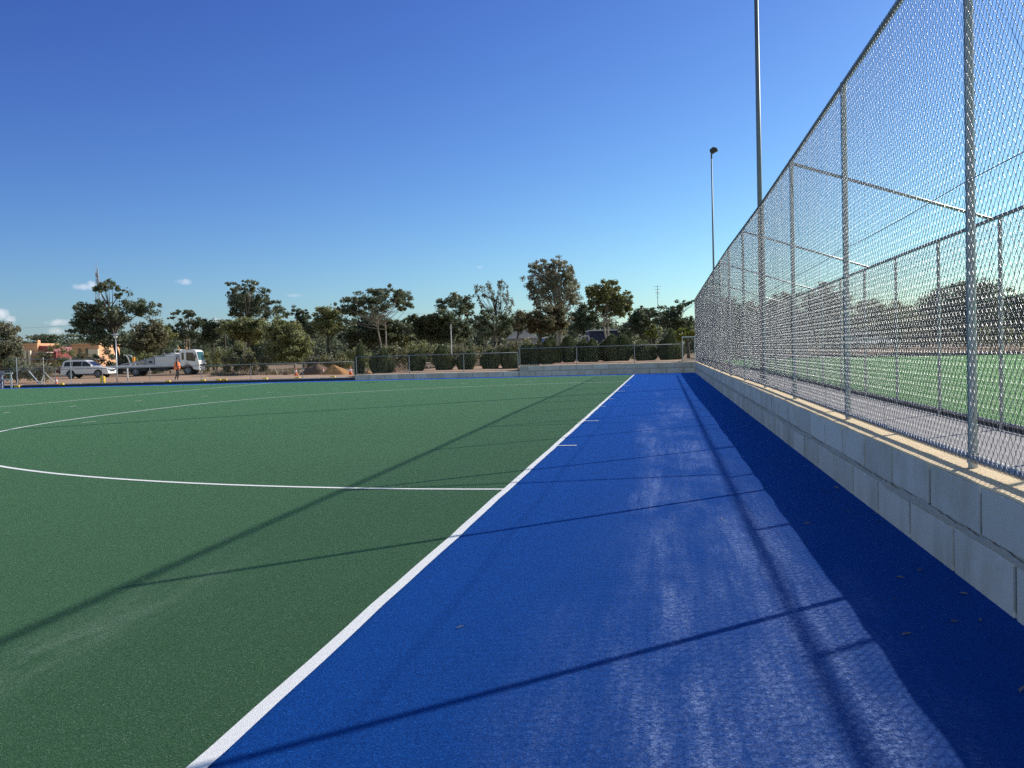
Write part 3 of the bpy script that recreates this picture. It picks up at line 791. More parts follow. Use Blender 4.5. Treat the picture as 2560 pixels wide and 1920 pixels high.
tree('gum_tree', 'grey green gum crown rising behind the wide dark rounded tree', 1158, 150, [(1340, 430, 58, 50), (1400, 395, 60, 35), (1470, 370, 60, 30), (1540, 365, 60, 35), (1610, 400, 50, 45), (1430, 450, 80, 50), (1550, 450, 90, 50), (1640, 480, 60, 45), (1580, 530, 100, 60), (1690, 510, 50, 50), (1650, 590, 50, 40)], L_GUM, M_BARK, size=.32, **B4)
tree('gum_tree', 'sparse fan shaped tree of thin upright bare branches', 1236, 140, [(1745, 280, 45, 40), (1720, 330, 30, 40), (1800, 255, 40, 30), (1865, 240, 25, 30), (1880, 300, 40, 60), (1985, 225, 45, 40), (2035, 250, 35, 50), (1990, 300, 30, 60), (2040, 350, 40, 60), (1900, 390, 30, 50), (2090, 400, 40, 70), (1760, 400, 30, 50), (2100, 490, 40, 60), (1820, 330, 35, 50), (1960, 400, 25, 40), (2120, 550, 30, 40), (1800, 470, 25, 40)], L_BROWN, M_BARKD, size=.24, dens=.35, trunk_r=.15, fork=.25, stems=3, spread=1.3, **B4)
tree('gum_tree', 'brown green gum with yellow lit leaf edges and a forked pale trunk', 1226, 104, [(1710, 620, 60, 50), (1800, 540, 50, 45), (1850, 570, 70, 50), (1910, 620, 100, 60), (2030, 600, 70, 60), (2080, 640, 50, 50), (1770, 690, 100, 60), (1900, 700, 110, 70), (2040, 700, 90, 60), (1840, 780, 100, 50), (1960, 780, 90, 45), (2080, 770, 50, 50)], L_GUM, M_BARK, size=.26, trunk_r=.10, stems=2, spread=.8, **B4)
tree('gum_tree', 'tallest full crowned grey green gum in the middle of the skyline', 1395, 150, [(430, 140, 48, 45), (395, 190, 40, 40), (450, 210, 60, 50), (540, 145, 32, 35), (610, 150, 50, 35), (570, 200, 60, 45), (660, 200, 50, 50), (335, 205, 45, 45), (350, 270, 60, 50), (460, 290, 80, 60), (570, 280, 80, 60), (680, 270, 60, 60), (730, 270, 40, 60), (265, 350, 48, 50), (300, 400, 60, 50), (390, 370, 80, 70), (510, 380, 90, 70), (640, 370, 90, 70), (740, 360, 70, 60), (790, 390, 40, 60), (340, 470, 60, 60), (440, 470, 80, 60), (570, 470, 90, 60), (700, 460, 80, 60), (330, 560, 50, 60), (420, 570, 80, 60), (540, 570, 90, 60), (670, 560, 80, 60), (770, 520, 60, 60), (810, 600, 45, 50), (740, 630, 60, 50), (370, 640, 40, 40), (640, 650, 70, 50)], L_GREY, M_BARK, size=.32, trunk_r=.28, dens=.85, fork=.3, stems=2, spread=1.0, seed=5, **B5)
tree('bush_tree', 'reddish brown bushy tree in front of the tallest gum', 1352, 110, [(190, 740, 75, 50), (150, 810, 60, 60), (310, 730, 90, 50), (440, 670, 80, 45), (540, 670, 80, 50), (620, 720, 70, 50), (270, 830, 110, 70), (410, 800, 110, 80), (550, 800, 110, 80), (660, 800, 60, 60), (360, 900, 90, 50), (500, 890, 110, 50), (620, 880, 80, 50)], L_BROWN, M_BARKD, size=.27, **B5)
tree('gum_tree', 'solid round headed gum tree on two slim pink trunks', 1517, 100, [(1140, 385, 60, 35), (1060, 420, 70, 50), (1200, 420, 70, 55), (1000, 460, 60, 55), (960, 520, 50, 60), (1080, 500, 100, 80), (1190, 510, 80, 80), (1270, 500, 50, 60), (1320, 560, 70, 50), (970, 610, 60, 55), (1090, 610, 100, 65), (1220, 620, 100, 60), (1340, 620, 70, 50), (1390, 600, 40, 45), (1000, 680, 70, 45), (1120, 690, 80, 45), (1240, 700, 80, 45), (1390, 690, 45, 50), (1330, 720, 60, 60)], L_DEEP, M_BARK, size=.25, dens=1.2, trunk_r=.12, fork=.45, stems=2, spread=2.2, **B5)
tree('bush_tree', 'dark low tree between the tallest gum and the round headed gum', 1458, 128, [(870, 640, 40, 40), (800, 740, 70, 50), (890, 720, 80, 60), (850, 800, 100, 70), (950, 790, 90, 70), (900, 870, 110, 60), (780, 840, 60, 60), (1020, 820, 60, 70)], L_DARK, M_BARKD, size=.28, **B5)
tree('bush_tree', 'dark green tree right of the round headed gum with yellow tinged sprigs', 1600, 118, [(1470, 700, 40, 35), (1530, 690, 35, 30), (1450, 760, 80, 55), (1550, 760, 70, 50), (1620, 700, 30, 30), (1640, 750, 50, 50), (1480, 840, 100, 70), (1600, 830, 80, 60), (1420, 900, 80, 60), (1540, 910, 90, 50)], L_GUM, M_BARKD, size=.27, **B5)
tree('gum_tree', 'flat topped umbrella tree leaning to the fence at the right of the far trees', 1690, 112, [(1780, 690, 45, 25), (1850, 670, 50, 28), (1930, 640, 45, 32), (1990, 625, 50, 28), (2050, 605, 45, 20), (2110, 600, 40, 20), (1830, 740, 100, 50), (1920, 720, 50, 60), (1770, 790, 100, 70), (1880, 800, 100, 70), (1980, 820, 80, 50), (2060, 790, 50, 40), (1700, 760, 60, 50), (2060, 860, 90, 60), (1940, 890, 100, 50)], L_DARK, M_BARKD, size=.26, **B5)
tree('bush_tree', 'yellow green bush catching the sun behind the far shrubs', 1637, 92, [(1650, 870, 35, 35), (1660, 930, 60, 50), (1620, 960, 50, 40)], L_BRIGHT, M_BARKD, size=.22, **B5)
tree('bush_tree', 'yellow green bush behind the gate panel at the corner', 1722, 84, [(1940, 930, 80, 35), (2030, 930, 60, 40), (2090, 940, 50, 40), (2000, 990, 120, 50)], L_BRIGHT, M_BARKD, size=.22, **B5)
tree('bush_tree', 'dull olive tree filling the gap left of the open pale gum', 405, 124, [(20, 700, 80, 50), (-40, 760, 80, 60), (50, 780, 80, 60), (10, 850, 110, 60), (-70, 830, 60, 50)], L_OLIVE, M_BARKD, size=.28, **B3)
tree('bush_tree', 'dark bushy tree between the open pale gum and the palm top', 534, 126, [(540, 670, 70, 40), (620, 690, 60, 40), (510, 740, 80, 60), (610, 770, 90, 60), (660, 740, 50, 50), (540, 830, 110, 60)], L_DARK, M_BARKD, size=.28, **B3)
tree('bush_tree', 'grey green tree filling the gap right of the small dark conifer', 782, 128, [(1690, 650, 70, 50), (1660, 710, 60, 50), (1740, 720, 60, 60), (1700, 790, 90, 60)], L_GUM, M_BARKD, size=.28, **B3)
tree('bush_tree', 'olive tree low on the skyline right of the large domed gum', 1012, 124, [(880, 680, 60, 40), (960, 650, 60, 40), (1010, 700, 50, 50), (900, 750, 80, 60), (980, 770, 70, 60), (930, 830, 100, 50)], L_OLIVE, M_BARKD, size=.28, **B4)
tree('bush_tree', 'dark tree between the sparse fan shaped tree and the tallest gum', 1290, 132, [(2190, 570, 45, 50), (2160, 640, 60, 50), (2220, 640, 50, 50), (2180, 710, 70, 50), (2250, 700, 50, 50)], L_DARK, M_BARKD, size=.28, **B4)
RG = 'trees seen through the tall fence'
tree('gum_tree', 'broad dark tree seen through the fence behind the nearest full post', 2415, 120, [(2330, 770, 40, 25), (2370, 740, 40, 30), (2420, 722, 45, 25), (2460, 735, 40, 30), (2390, 780, 60, 35), (2450, 785, 60, 35), (2500, 775, 40, 25), (2350, 815, 60, 30), (2430, 825, 80, 30), (2510, 815, 50, 30)], L_GUM, M_BARKD, size=.32, group=RG, **PX)
tree('gum_tree', 'round dark tree seen through the fence at the right edge', 2548, 110, [(2545, 745, 25, 18), (2540, 775, 35, 30), (2575, 765, 30, 35), (2550, 815, 50, 30)], L_DARK, M_BARKD, size=.3, group=RG, **PX)
tree('gum_tree', 'tree seen through the fence between its second and third posts', 2060, 135, [(2035, 745, 25, 20), (2070, 735, 28, 22), (2095, 755, 20, 20), (2050, 780, 40, 25), (2085, 790, 35, 25), (2060, 820, 50, 25)], L_GUM, M_BARKD, size=.32, group=RG, **PX)
tree('bush_tree', 'low tree seen through the fence left of the broad dark tree', 2230, 130, [(2150, 770, 25, 22), (2200, 775, 40, 16), (2250, 780, 40, 18), (2295, 785, 30, 18), (2180, 810, 50, 25), (2260, 815, 60, 25)], L_OLIVE, M_BARKD, size=.32, group=RG, **PX)
tree('bush_tree', 'small dark tree seen through the fence near its far end', 1930, 125, [(1900, 770, 25, 22), (1950, 760, 30, 20), (1985, 775, 25, 22), (1920, 805, 40, 25), (1970, 815, 40, 25)], L_DARK, M_BARKD, size=.32, group=RG, **PX)
tree('bush_tree', 'dark tree seen through the far end of the fence beside the second pole', 1815, 120, [(1780, 775, 25, 20), (1830, 770, 28, 20), (1865, 785, 22, 20), (1800, 815, 35, 25), (1850, 820, 35, 25)], L_DARK, M_BARKD, size=.3, group=RG, **PX)

# palms


def palm(label, px, py, depth, s=1.0):
    b = at(px, 890, depth); gz = ground_z(b[0], b[1]); top = at(px, py, depth); h = top[2]-gz
    t = thing('palm_tree', label, 'palm', (b[0], b[1], gz))
    MB().tube([(0, 0, -.1), (.1, 0, h*.5), (0, 0, h)], [.2, .16, .14], 8).build('trunk', M_BARKD, t, smooth=True)
    V = []; rs = np.random.default_rng(int(px))
    for k in range(40):
        a = rs.uniform(0, 2*math.pi); el = rs.uniform(-.2, 1.2); L = 1.9*s
        for q in np.linspace(.1, 1, 22):
            p = np.array([math.cos(a)*L*q*math.cos(el), math.sin(a)*L*q*math.cos(el), h+L*q*math.sin(el)-1.1*s*q*q])
            for sgn in (-1, 1):
                side = np.array([-math.sin(a), math.cos(a), 0])*sgn
                tip = p+side*.34*s*(1.1-q*.6)+np.array([math.cos(a), math.sin(a), 0])*.18*s-np.array([0, 0, .15])
                w = np.array([math.cos(a), math.sin(a), 0])*.055
                V += [p-w, p+w, tip+w*.3, tip-w*.3]
    crown_mesh('crown', np.array(V), L_OLIVE, t)


palm('small palm top showing left of the broad olive tree mass', 562, 812, 135, 1.2)
palm('small palm top in the dark trees near the antenna mast', 1625, 782, 135, 1.1)

# far woodland closing the gaps low down
prof = [(-120, 862), (60, 850), (100, 838), (160, 836), (240, 838), (330, 830), (420, 830), (530, 822), (650, 815), (760, 806), (880, 815), (980, 815), (1060, 812), (1160, 815), (1260, 808), (1330, 812), (1430, 800), (1540, 800), (1600, 800), (1680, 800), (1760, 790), (1850, 792), (2000, 790), (2150, 790), (2300, 790), (2450, 785), (2600, 780), (2760, 780)]
Vs = []
for px in range(-160, 2800, 14):
    d = rng.uniform(172, 230); tp = np.interp(px, [p[0] for p in prof], [p[1] for p in prof])+rng.uniform(-6, 16)
    top = at(px, tp, d)
    for z in np.arange(0.8, top[2]-.3, 1.5):
        rr = rng.uniform(1.5, 2.4); Vs.append(leaf_cards((top[0]+rng.normal(0, .4), top[1], z), (rr, rr, min(1.1, max(.5, top[2]-z))), 210, .55))
tag(crown_mesh('far_woodland', np.concatenate(Vs), L_GUM, None), 'grey green band of far woodland closing the gaps behind the trees', 'woodland', kind='stuff')

# scrub bushes: a thing each
SC = 'scrub bushes on the dirt beyond the pitch'


def scrub(label, px, depth, w, top_px, leaf, size=.2, rows=2, group=SC):
    """one bush: w px wide, its top at top_px, standing on the ground at that depth"""
    b = at(px, 915, depth); gz = ground_z(b[0], b[1]); mpp = depth/FPX; hz = at(px, top_px, depth)[2]-gz; W = w*mpp
    rs = np.random.default_rng(int(px*3+depth)); Vs = []
    n = max(3, int(W/.9))
    for i in range(n):
        for q in range(rows):
            u = (i+.5)/n-.5+rs.uniform(-.1, .1); hh = hz*(1-.35*(2*u)**2)
            rr = rs.uniform(.55, .75)*max(W/n*.9, .5)
            z = hh*(rs.uniform(.25, .45) if q == 0 else rs.uniform(.62, .8))
            Vs.append(leaf_cards((u*W, rs.normal(0, .35), z), (rr, rr, min(hh*.33, rr)), int(260*(rr/.5)**2*(.2/size)**2*.55)+90, size, .1, rs=rs))
    t = thing('scrub_bush', label, 'bush', (b[0], b[1], gz), 0, group)
    crown_mesh('foliage', np.concatenate(Vs), leaf, t)
    s_ = MB()
    for i in range(4): s_.tube([(rs.normal(0, .08), 0, -.05), (rs.normal(0, W*.12), rs.normal(0, .1), hz*.45)], [.03, .012], 5)
    s_.build('stem', M_BARKD, t)
    return t


for a in [('olive bush right behind the truck cab roof', 487, 104, 70, 857, L_OLIVE), ('olive scrub bush just right of the truck windscreen', 540, 100, 80, 862, L_OLIVE),
          ('dull olive bush below the broad olive tree', 600, 98, 80, 842, L_OLIVE), ('rounded brown green bush on the bare ground right of the truck', 632, 92, 75, 874, L_SCRUB),
          ('rounded grey green bush left of the bent pale trunk', 583, 90, 60, 876, L_SCRUB), ('low grey bush behind the dark soil mound', 805, 94, 80, 884, L_GREY),
          ('low green bush behind the orange sand mound', 850, 92, 80, 872, L_SCRUB), ('pale olive bush rising behind the first trimmed shrub', 895, 90, 70, 868, L_OLIVE),
          ('wide olive bush behind the slender pale trunk', 985, 96, 80, 856, L_SCRUB), ('tallest wide olive bush between the trimmed shrubs', 1055, 94, 85, 848, L_OLIVE),
          ('brownish scrub bush left of the thin white pole', 1110, 98, 70, 856, L_BROWN), ('grey brown scrub bush right of the thin white pole', 1165, 96, 80, 858, L_SCRUB),
          ('pale topped scrub bush under the forked pale trunk', 1205, 100, 60, 852, L_SCRUB), ('dark scrub bush right of the forked pale trunk', 1250, 96, 70, 858, L_BROWN),
          ('wide dull bush in front of the white roofed shed', 1310, 92, 110, 846, L_SCRUB), ('small dull bush left of the blue cabin', 1345, 90, 40, 850, L_BROWN),
          ('dark bush in front of the navy shed', 1425, 92, 70, 838, L_GUM), ('olive bush under the round headed gum', 1480, 90, 60, 852, L_OLIVE),
          ('leafy bush right of the slim pink trunks', 1560, 90, 70, 846, L_OLIVE), ('dull bush below the dark green tree near the antenna', 1610, 92, 80, 850, L_OLIVE),
          ('grey bush behind the temporary fence at the left', 95, 80, 90, 905, L_GREY), ('dark low bush at the foot of the grey green tree', 40, 84, 90, 895, L_GUM),
          ('brownish bush in front of the orange house', 110, 125, 60, 872, L_BROWN), ('green tree like bush between the two orange buildings', 148, 130, 82, 846, L_OLIVE), ('round bush covering the lower wall of the second orange building', 205, 126, 44, 868, L_GUM), ('narrow dark bush before the right end of the second orange building', 238, 122, 26, 872, L_DARK),
          ('dark bush left of the lamp post', 265, 108, 50, 865, L_GUM), ('olive bush behind the tow truck ramp', 360, 108, 90, 876, L_OLIVE), ('dark olive bush behind the tow truck toolbox', 425, 110, 80, 862, L_GUM),
          ('brown green bush behind the white car', 215, 112, 70, 878, L_BROWN)]:
    scrub(*a)
for a in [('bush seen through the fence left of the white car beyond the court', 2085, 102, 66, 843, L_DARK), ('bush with yellow sprigs seen through the fence right of the white car', 2330, 100, 120, 815, L_BROWN),
          ('olive bush seen through the fence at the right edge', 2490, 98, 130, 805, L_OLIVE), ('dark bush seen through the fence behind the white car', 2210, 119, 130, 828, L_DARK), ('dark bush seen through the far bays of the fence', 1960, 100, 120, 842, L_DARK), ('low dark bush seen through the last bays of the fence', 1830, 95, 90, 845, L_DARK)]:
    scrub(*a, group='bushes seen through the tall fence')

# dry grass as ground cover in front of the scrub
n = 9000
P = np.zeros((n, 3)); dpx = np.where(rng.random(n) < .45, rng.uniform(528, 745, n), rng.uniform(900, 1320, n)); dd = rng.uniform(86, 102, n)
for i in range(n): P[i] = at(dpx[i], 900, dd[i])
P[:, 2] = gh(P[:, 0], P[:, 1])
clump = np.sin(P[:, 0]*.9)+np.sin(P[:, 1]*1.3+P[:, 0]*.35); P = P[clump > -0.4]; n = len(P)
an = rng.uniform(0, math.pi, n); hh = rng.uniform(.12, .62, n)*(0.55+.45*np.sin(P[:, 0]*.7)); w = rng.uniform(.03, .07, n)
dx = np.stack([np.cos(an)*w, np.sin(an)*w, np.zeros(n)], 1); ln = rng.normal(0, .13, (n, 3)); ln[:, 2] = hh
V = np.stack([P-dx, P+dx, P+ln+dx*.25, P+ln-dx*.25], 1).reshape(-1, 3)
tag(crown_mesh('dry_grass', V, L_DRY, None), 'pale dry grass tufts in front of the scrub', 'grass', kind='stuff')

# trimmed rosemary-like shrubs just beyond the far wall
HG = 'trimmed shrubs in a row behind the far wall'


def trimmed(label, px0, px1, top_px, depth):
    px = (px0+px1)/2; b = at(px, 920, depth); gz = ground_z(b[0], b[1]); mpp = depth/FPX
    W = (px1-px0)*mpp; H = at(px, top_px, depth)[2]-gz
    rs = np.random.default_rng(int(px)); t = thing('trimmed_shrub', label, 'shrub', (b[0], b[1], gz), 0, HG)
    Vs = []; npl = max(4, int(W/.42)+2)
    for q in range(npl):
        f = (q+.5)/npl-.5; cx = f*W*.78+rs.normal(0, .03); cyy = rs.normal(0, .12)*W; r0 = W*rs.uniform(.20, .30)+.06; Hq = H*(1.08-.5*abs(f))*rs.uniform(.62, 1.10)
        n = int(1500*r0*2*Hq/1.3); a = rs.uniform(0, 2*math.pi, n); z = rs.random(n)**.85*Hq; fr = z/Hq
        prof_ = np.interp(fr, [0, .10, .5, .8, 1], [.62, .85, 1.05, .85, .12])*r0
        rr = prof_*(.62+.42*rs.random(n)); cxx = cx*(.62+.38*np.minimum(fr*2, 1))
        P = np.stack([cxx+np.cos(a)*rr, cyy+np.sin(a)*rr, z], 1)
        ax = np.stack([np.cos(a)*.3+rs.normal(0, .2, n)+f*.3, np.sin(a)*.3+rs.normal(0, .2, n), np.ones(n)], 1); ax /= np.linalg.norm(ax, axis=1, keepdims=True)
        sd = np.stack([-np.sin(a)+rs.normal(0, .3, n), np.cos(a)+rs.normal(0, .3, n), rs.normal(0, .1, n)], 1); sd /= np.linalg.norm(sd, axis=1, keepdims=True)
        l = rs.uniform(.16, .42, n)[:, None]; w = .04
        Vs.append(np.stack([P-ax*l*.5-sd*w, P-ax*l*.5+sd*w, P+ax*l*.5+sd*w*.2, P+ax*l*.5-sd*w*.2], 1).reshape(-1, 3))
    crown_mesh('foliage', np.concatenate(Vs), L_FIR, t)
    MB().tube([(0, 0, -.1), (0, 0, H*.55)], [W*.16, W*.10], 8).build('stem', M_BARKD, t)
    return t


for lab, a, b, tp, dp in [('trimmed dark shrub beside the left end post of the low wall railing', 888, 912, 862, 70), ('wide squat trimmed shrub with a flat left half', 930, 980, 874, 70),
                          ('trimmed shrub centred on the second railing post of the low wall', 1022, 1064, 874, 70), ('round dark trimmed shrub between two railing posts of the low wall', 1084, 1135, 868, 70),
                          ('narrow trimmed shrub at the third railing post of the low wall', 1145, 1185, 872, 70), ('egg shaped trimmed shrub right of the third railing post of the low wall', 1206, 1250, 870, 70),
                          ('rounded trimmed shrub just left of where the taller wall begins', 1254, 1296, 868, 70), ('first trimmed shrub behind the taller wall', 1300, 1352, 858, 72),
                          ('trimmed shrub in front of the blue cabin', 1354, 1404, 850, 72), ('slim trimmed shrub with a sunlit yellow side', 1406, 1440, 842, 72), ('bulky trimmed shrub right of the middle railing post', 1442, 1498, 848, 72),
                          ('widest trimmed shrub below the slim pink trunks', 1502, 1580, 838, 72), ('trimmed shrub with pale dry sprigs at the last railing post', 1586, 1640, 844, 72),
                          ('large dark trimmed shrub next to the gate panel', 1645, 1705, 834, 72)]:
    trimmed(lab, a, b, tp, dp)

# ------------------------------------------------------------------ soil mounds


def mound(name, label, px, depth, w, hpx, mat, seed, peak=0.0, cat='mound'):
    b = at(px, 920, depth); gz = ground_z(b[0], b[1]); mpp = depth/FPX; W = w*mpp/2; H = hpx*mpp
    rs = np.random.default_rng(seed); v = []; nr, na = 9, 28
    ph = rs.uniform(0, 6, 4)
    for i in range(nr+1):
        for k in range(na):
            a = 2*math.pi*k/na; r = i/nr; z = H*(1-r)**.8*(1-.10*math.sin(r*7+a)*r) if peak else H*(1-r*r)*(1-.1*math.sin(a*3+ph[1]))
            q = W*r*(1+.12*math.sin(a*2+ph[2])+.07*math.sin(a*5+ph[3]))
            v.append((math.cos(a)*q+peak*(1-r)*W, math.sin(a)*q*.8, z+(rs.normal(0, .02*H) if 0 < i < nr else (0 if i == 0 else -.06)) ))
    f = [(i*na+k, i*na+(k+1) % na, (i+1)*na+(k+1) % na, (i+1)*na+k) for i in range(nr) for k in range(na)]
    o = MB().add(v, f).build(name, mat, smooth=True); o.location = (b[0], b[1], gz-.02)
    return tag(o, label, cat)


mound('sand_mound', 'peaked heap of orange sand between two cones', 840, 80, 72, 26, M_SAND, 1, peak=-.22)
mound('soil_mound', 'long dark soil heap left of the orange sand heap', 792, 83, 96, 24, M_SOIL, 2)
mound('soil_mound', 'small orange soil heap behind the low wall railing', 920, 78, 30, 9, M_SAND, 3)
mound('soil_mound', 'low red brown rubble heap between the trimmed shrubs', 985, 80, 40, 16, M_SOIL, 4)
mound('tree_stump_base', 'small dark lump of earth left of the leaning cone', 716, 84, 20, 7, M_SOIL, 5)

# ------------------------------------------------------------------ cones, yellow feet, jerrycan


def cone(label, px, base_py, top_py, depth, tilt=0.0):
    b = at(px, base_py, depth); gz = ground_z(b[0], b[1]); h = (base_py-top_py)*depth/FPX
    t = thing('traffic_cone', label, 'traffic cone', (b[0], b[1], gz), .3, 'orange traffic cones'); s = h/.75
    MB().box((0, 0, .02*s), (.40*s, .40*s, .04*s)).build('base', M_ORANGE, t, bevel=.01)
    bz = lambda z: (.155-(z-.04)*.165)*s
    MB().tube([(0, 0, .04*s), (0, 0, .30*s)], [bz(.04), bz(.30)], 16).tube([(0, 0, .55*s), (0, 0, .75*s)], [bz(.55), bz(.75)], 16).build('cone_body', M_ORANGE, t, smooth=True)
    MB().tube([(0, 0, .30*s), (0, 0, .55*s)], [bz(.30)+.001, bz(.55)+.001], 16).build('reflective_band', M_BAND, t, smooth=True)
    t.rotation_euler = (tilt, 0, .3)
    return t


cone('traffic cone beside the bracing struts at the far left', 141, 957, 935, 66)
cone('traffic cone right of the bent pale trunk', 740, 929, 910, 80, .05)
cone('traffic cone at the left foot of the orange sand heap', 808, 927, 911, 82)
cone('traffic cone at the right of the orange sand heap beside the railing end', 876, 924, 904, 78)


def foot(label, px, depth, z=None, two=False):
    b = at(px, 950, depth); gz = ground_z(b[0], b[1]) if z is None else z
    t = thing('fence_foot', label, 'fence foot', (b[0], b[1], gz), random.uniform(-.2, .2), 'yellow feet for temporary fence panels')
    m = MB().prism_y([(-.34, 0), (.34, 0), (.34, .07), (.26, .13), (-.26, .13), (-.34, .07)], -.12, .12)
    m.build('block', M_YELLOW, t, bevel=.012)
    MB().cyl((-.12, 0, .12), (-.12, 0, .137), .035, n=8).cyl((.12, 0, .12), (.12, 0, .137), .035, n=8).build('socket', M_DARK, t); t.scale = (.5, .7, .75)
    return t


for lab, px, z in [('yellow fence foot lying on the kerb right of the person', 507, .17), ('yellow fence foot on the kerb, the larger one midway between two posts', 546, .17), ('orange tinted fence foot beside the larger yellow one', 561, .17),
                   ('yellow fence foot on the kerb in front of the broad olive tree', 663, .17), ('yellow fence foot on the kerb in front of the leaning cone', 744, .17), ('yellow fence foot on the kerb in front of the orange sand heap', 833, .17), ('pale yellow fence foot on the kerb left of the person', 420, .17), ('small yellow fence foot right of the far left cone', 153, .17)]:
    foot(lab, px, 59.6, z)

# temporary fence at the left
tf = thing('temporary_fence', 'temporary fence of thin posts on yellow feet in front of the grey bush', 'fence', at(43, 955, 62)*np.array([1, 1, 0])+np.array([0, 0, -.03]))
O = np.array(tf.location)
for px in (43, 110, 178):
    p = at(px, 950, 62)-O; zt = at(px, 893, 62)[2]-O[2]
    MB().cyl((p[0], p[1], .05), (p[0], p[1], zt), .03, n=8).build('post', M_TIMBER if px == 110 else M_GALV, tf)
    f_ = MB().box((p[0], p[1], .08), (.38, .24, .12)); f_.box((p[0], p[1]-.0, .16), (.32, .2, .06)).build('foot', M_YELLOW, tf, bevel=.012)
for py0 in (900, 921):
    a = at(20, py0, 62)-O; b = at(290, py0-5, 62)-O
    MB().cyl(a, b, .014, n=6).build('rail', M_GALV, tf)
for i, (x0, y0, x1, y1) in enumerate([(72, 928, 98, 958), (111, 930, 103, 956), (111, 930, 131, 953)]):
    b_ = thing('brace_strut', ['pale strut leaning right at the far left temporary fence', 'short strut propped steeply against the middle post of the temporary fence', 'short strut leaning away to the cone from the middle temporary fence post'][i], 'strut', at(x0, y0, 61))
    q = at(x1, y1, 60.6)-at(x0, y0, 61)
    MB().cyl((0, 0, 0), q, .035, n=6).build('bar', M_TIMBER if i else M_WHITE2, b_)
    MB().box(q, (.22, .12, .05)).build('shoe', M_GALV, b_)
bf = thing('metal_frame', 'low grey metal rail frame at the left edge of the picture', 'frame', at(5, 955, 61)*np.array([1, 1, 0]))
O = np.array(bf.location)
for px in (4, 28):
    p = at(px, 950, 61)-O; MB().box((p[0], p[1], .45), (.09, .06, .95)).build('leg', M_GALV, bf)
for py in (934, 949):
    a, b = at(2, py, 61)-O, at(33, py-1, 61)-O
    MB().box((a+b)/2, (np.linalg.norm(b-a), .08, .07), rz=0).build('rail', M_WHITE2, bf)
bb = at(-6, 945, 61); tag(MB().box((bb[0], bb[1], .5), (.55, .5, 1.05)).box((bb[0], bb[1], 1.06), (.62, .56, .08)).build('blue_bin', M_NAVY, bevel=.02), 'dark blue bin at the very left edge beside the metal frame', 'bin')

# yellow ribbed drum
b = at(257, 950, 62); t = thing('plastic_drum', 'yellow ribbed plastic drum in front of the white car', 'drum', (b[0], b[1], .0))
m = MB(); prof_ = [(.0, .13), (.04, .165), (.18, .165), (.21, .150), (.24, .165), (.38, .165), (.41, .150), (.44, .165), (.56, .165), (.60, .13), (.62, .05)]
m.tube([(0, 0, z) for z, r in prof_], [r for z, r in prof_], 14).build('body', M_YELLOW, t, smooth=True)
MB().tube([(-.07, 0, .6), (-.07, 0, .68), (.07, 0, .68), (.07, 0, .6)], .014, 6).build('handle', M_YELLOW, t); MB().cyl((.1, 0, .6), (.1, 0, .66), .03, n=8).build('cap', M_DARK, t)
t.scale = (1.0, 1.0, 1.0)

# lamp post
b = at(293, 950, 66); gz = ground_z(b[0], b[1]); hz = at(293, 846, 66)[2]-gz
t = thing('lamp_post', 'slim grey lamp post with a white hatted lantern by the truck tail', 'lamp post', (b[0], b[1], gz))
MB().tube([(0, 0, 0), (0, 0, .8), (0, 0, hz)], [.06, .045, .035], 10).build('pole', M_GALV, t, smooth=True)
MB().tube([(0, 0, hz), (0, 0, hz+.06), (0, 0, hz+.24)], [.05, .13, .15], 10).build('lantern', M_BAND, t, smooth=True)
MB().tube([(0, 0, hz+.24), (0, 0, hz+.27), (0, 0, hz+.34)], [.27, .27, .05], 14).build('hat', M_GREYP, t)
b = at(319, 935, 75); gz = ground_z(b[0], b[1])
t = thing('marker_post', 'short white marker post in front of the truck bed', 'post', (b[0], b[1], gz))
MB().cyl((0, 0, 0), (0, 0, .3), .05, n=8).build('stake', M_GREYP, t); MB().cyl((0, 0, .3), (0, 0, 1.05), .055, n=8).build('sleeve', M_BAND, t)
b = at(1129, 880, 88); gz = ground_z(b[0], b[1]); hz = at(1129, 814, 88)[2]-gz
t = thing('thin_pole', 'thin white pole in front of the wide dark rounded tree', 'pole', (b[0], b[1], gz))
MB().cyl((0, 0, 0), (0, 0, hz), .05, .04, n=8).build('shaft', M_WHITE2, t); MB().cyl((0, 0, hz), (0, 0, hz+.15), .07, .03, n=8).build('tip', M_GREYP, t)

# ------------------------------------------------------------------ vehicles


def arc(cx, cz, r, a0, a1, n=8): return [(cx+r*math.cos(R(a)), cz+r*math.sin(R(a))) for a in np.linspace(a0, a1, n)]


def wheel(parent, x, y, r, w, side, rim=M_ALLOY, spokes=6):
    o = MB().tube([(x, y-w/2, r), (x, y-w/2+.03, r), (x, y+w/2-.03, r), (x, y+w/2, r)], [r*.93, r, r, r*.93], 22).build('wheel', M_RUBBER, parent, smooth=False)
    yo = y+side*(w/2+.004)
    m = MB().cyl((x, yo-.006, r), (x, yo+.006, r), r*.20, n=12)
    for k in range(spokes):
        a = 2*math.pi*k/spokes; m.cyl((x+math.cos(a)*r*.12, yo, r+math.sin(a)*r*.12), (x+math.cos(a)*r*.62, yo, r+math.sin(a)*r*.62), r*.085, r*.07, n=6)
    ring = [(x+math.cos(a)*r*.64, yo, r+math.sin(a)*r*.64) for a in np.linspace(0, 2*math.pi, 21)]
    m.tube(ring, r*.045, 5, caps=False)
    m.build('rim', rim, o)
    return o


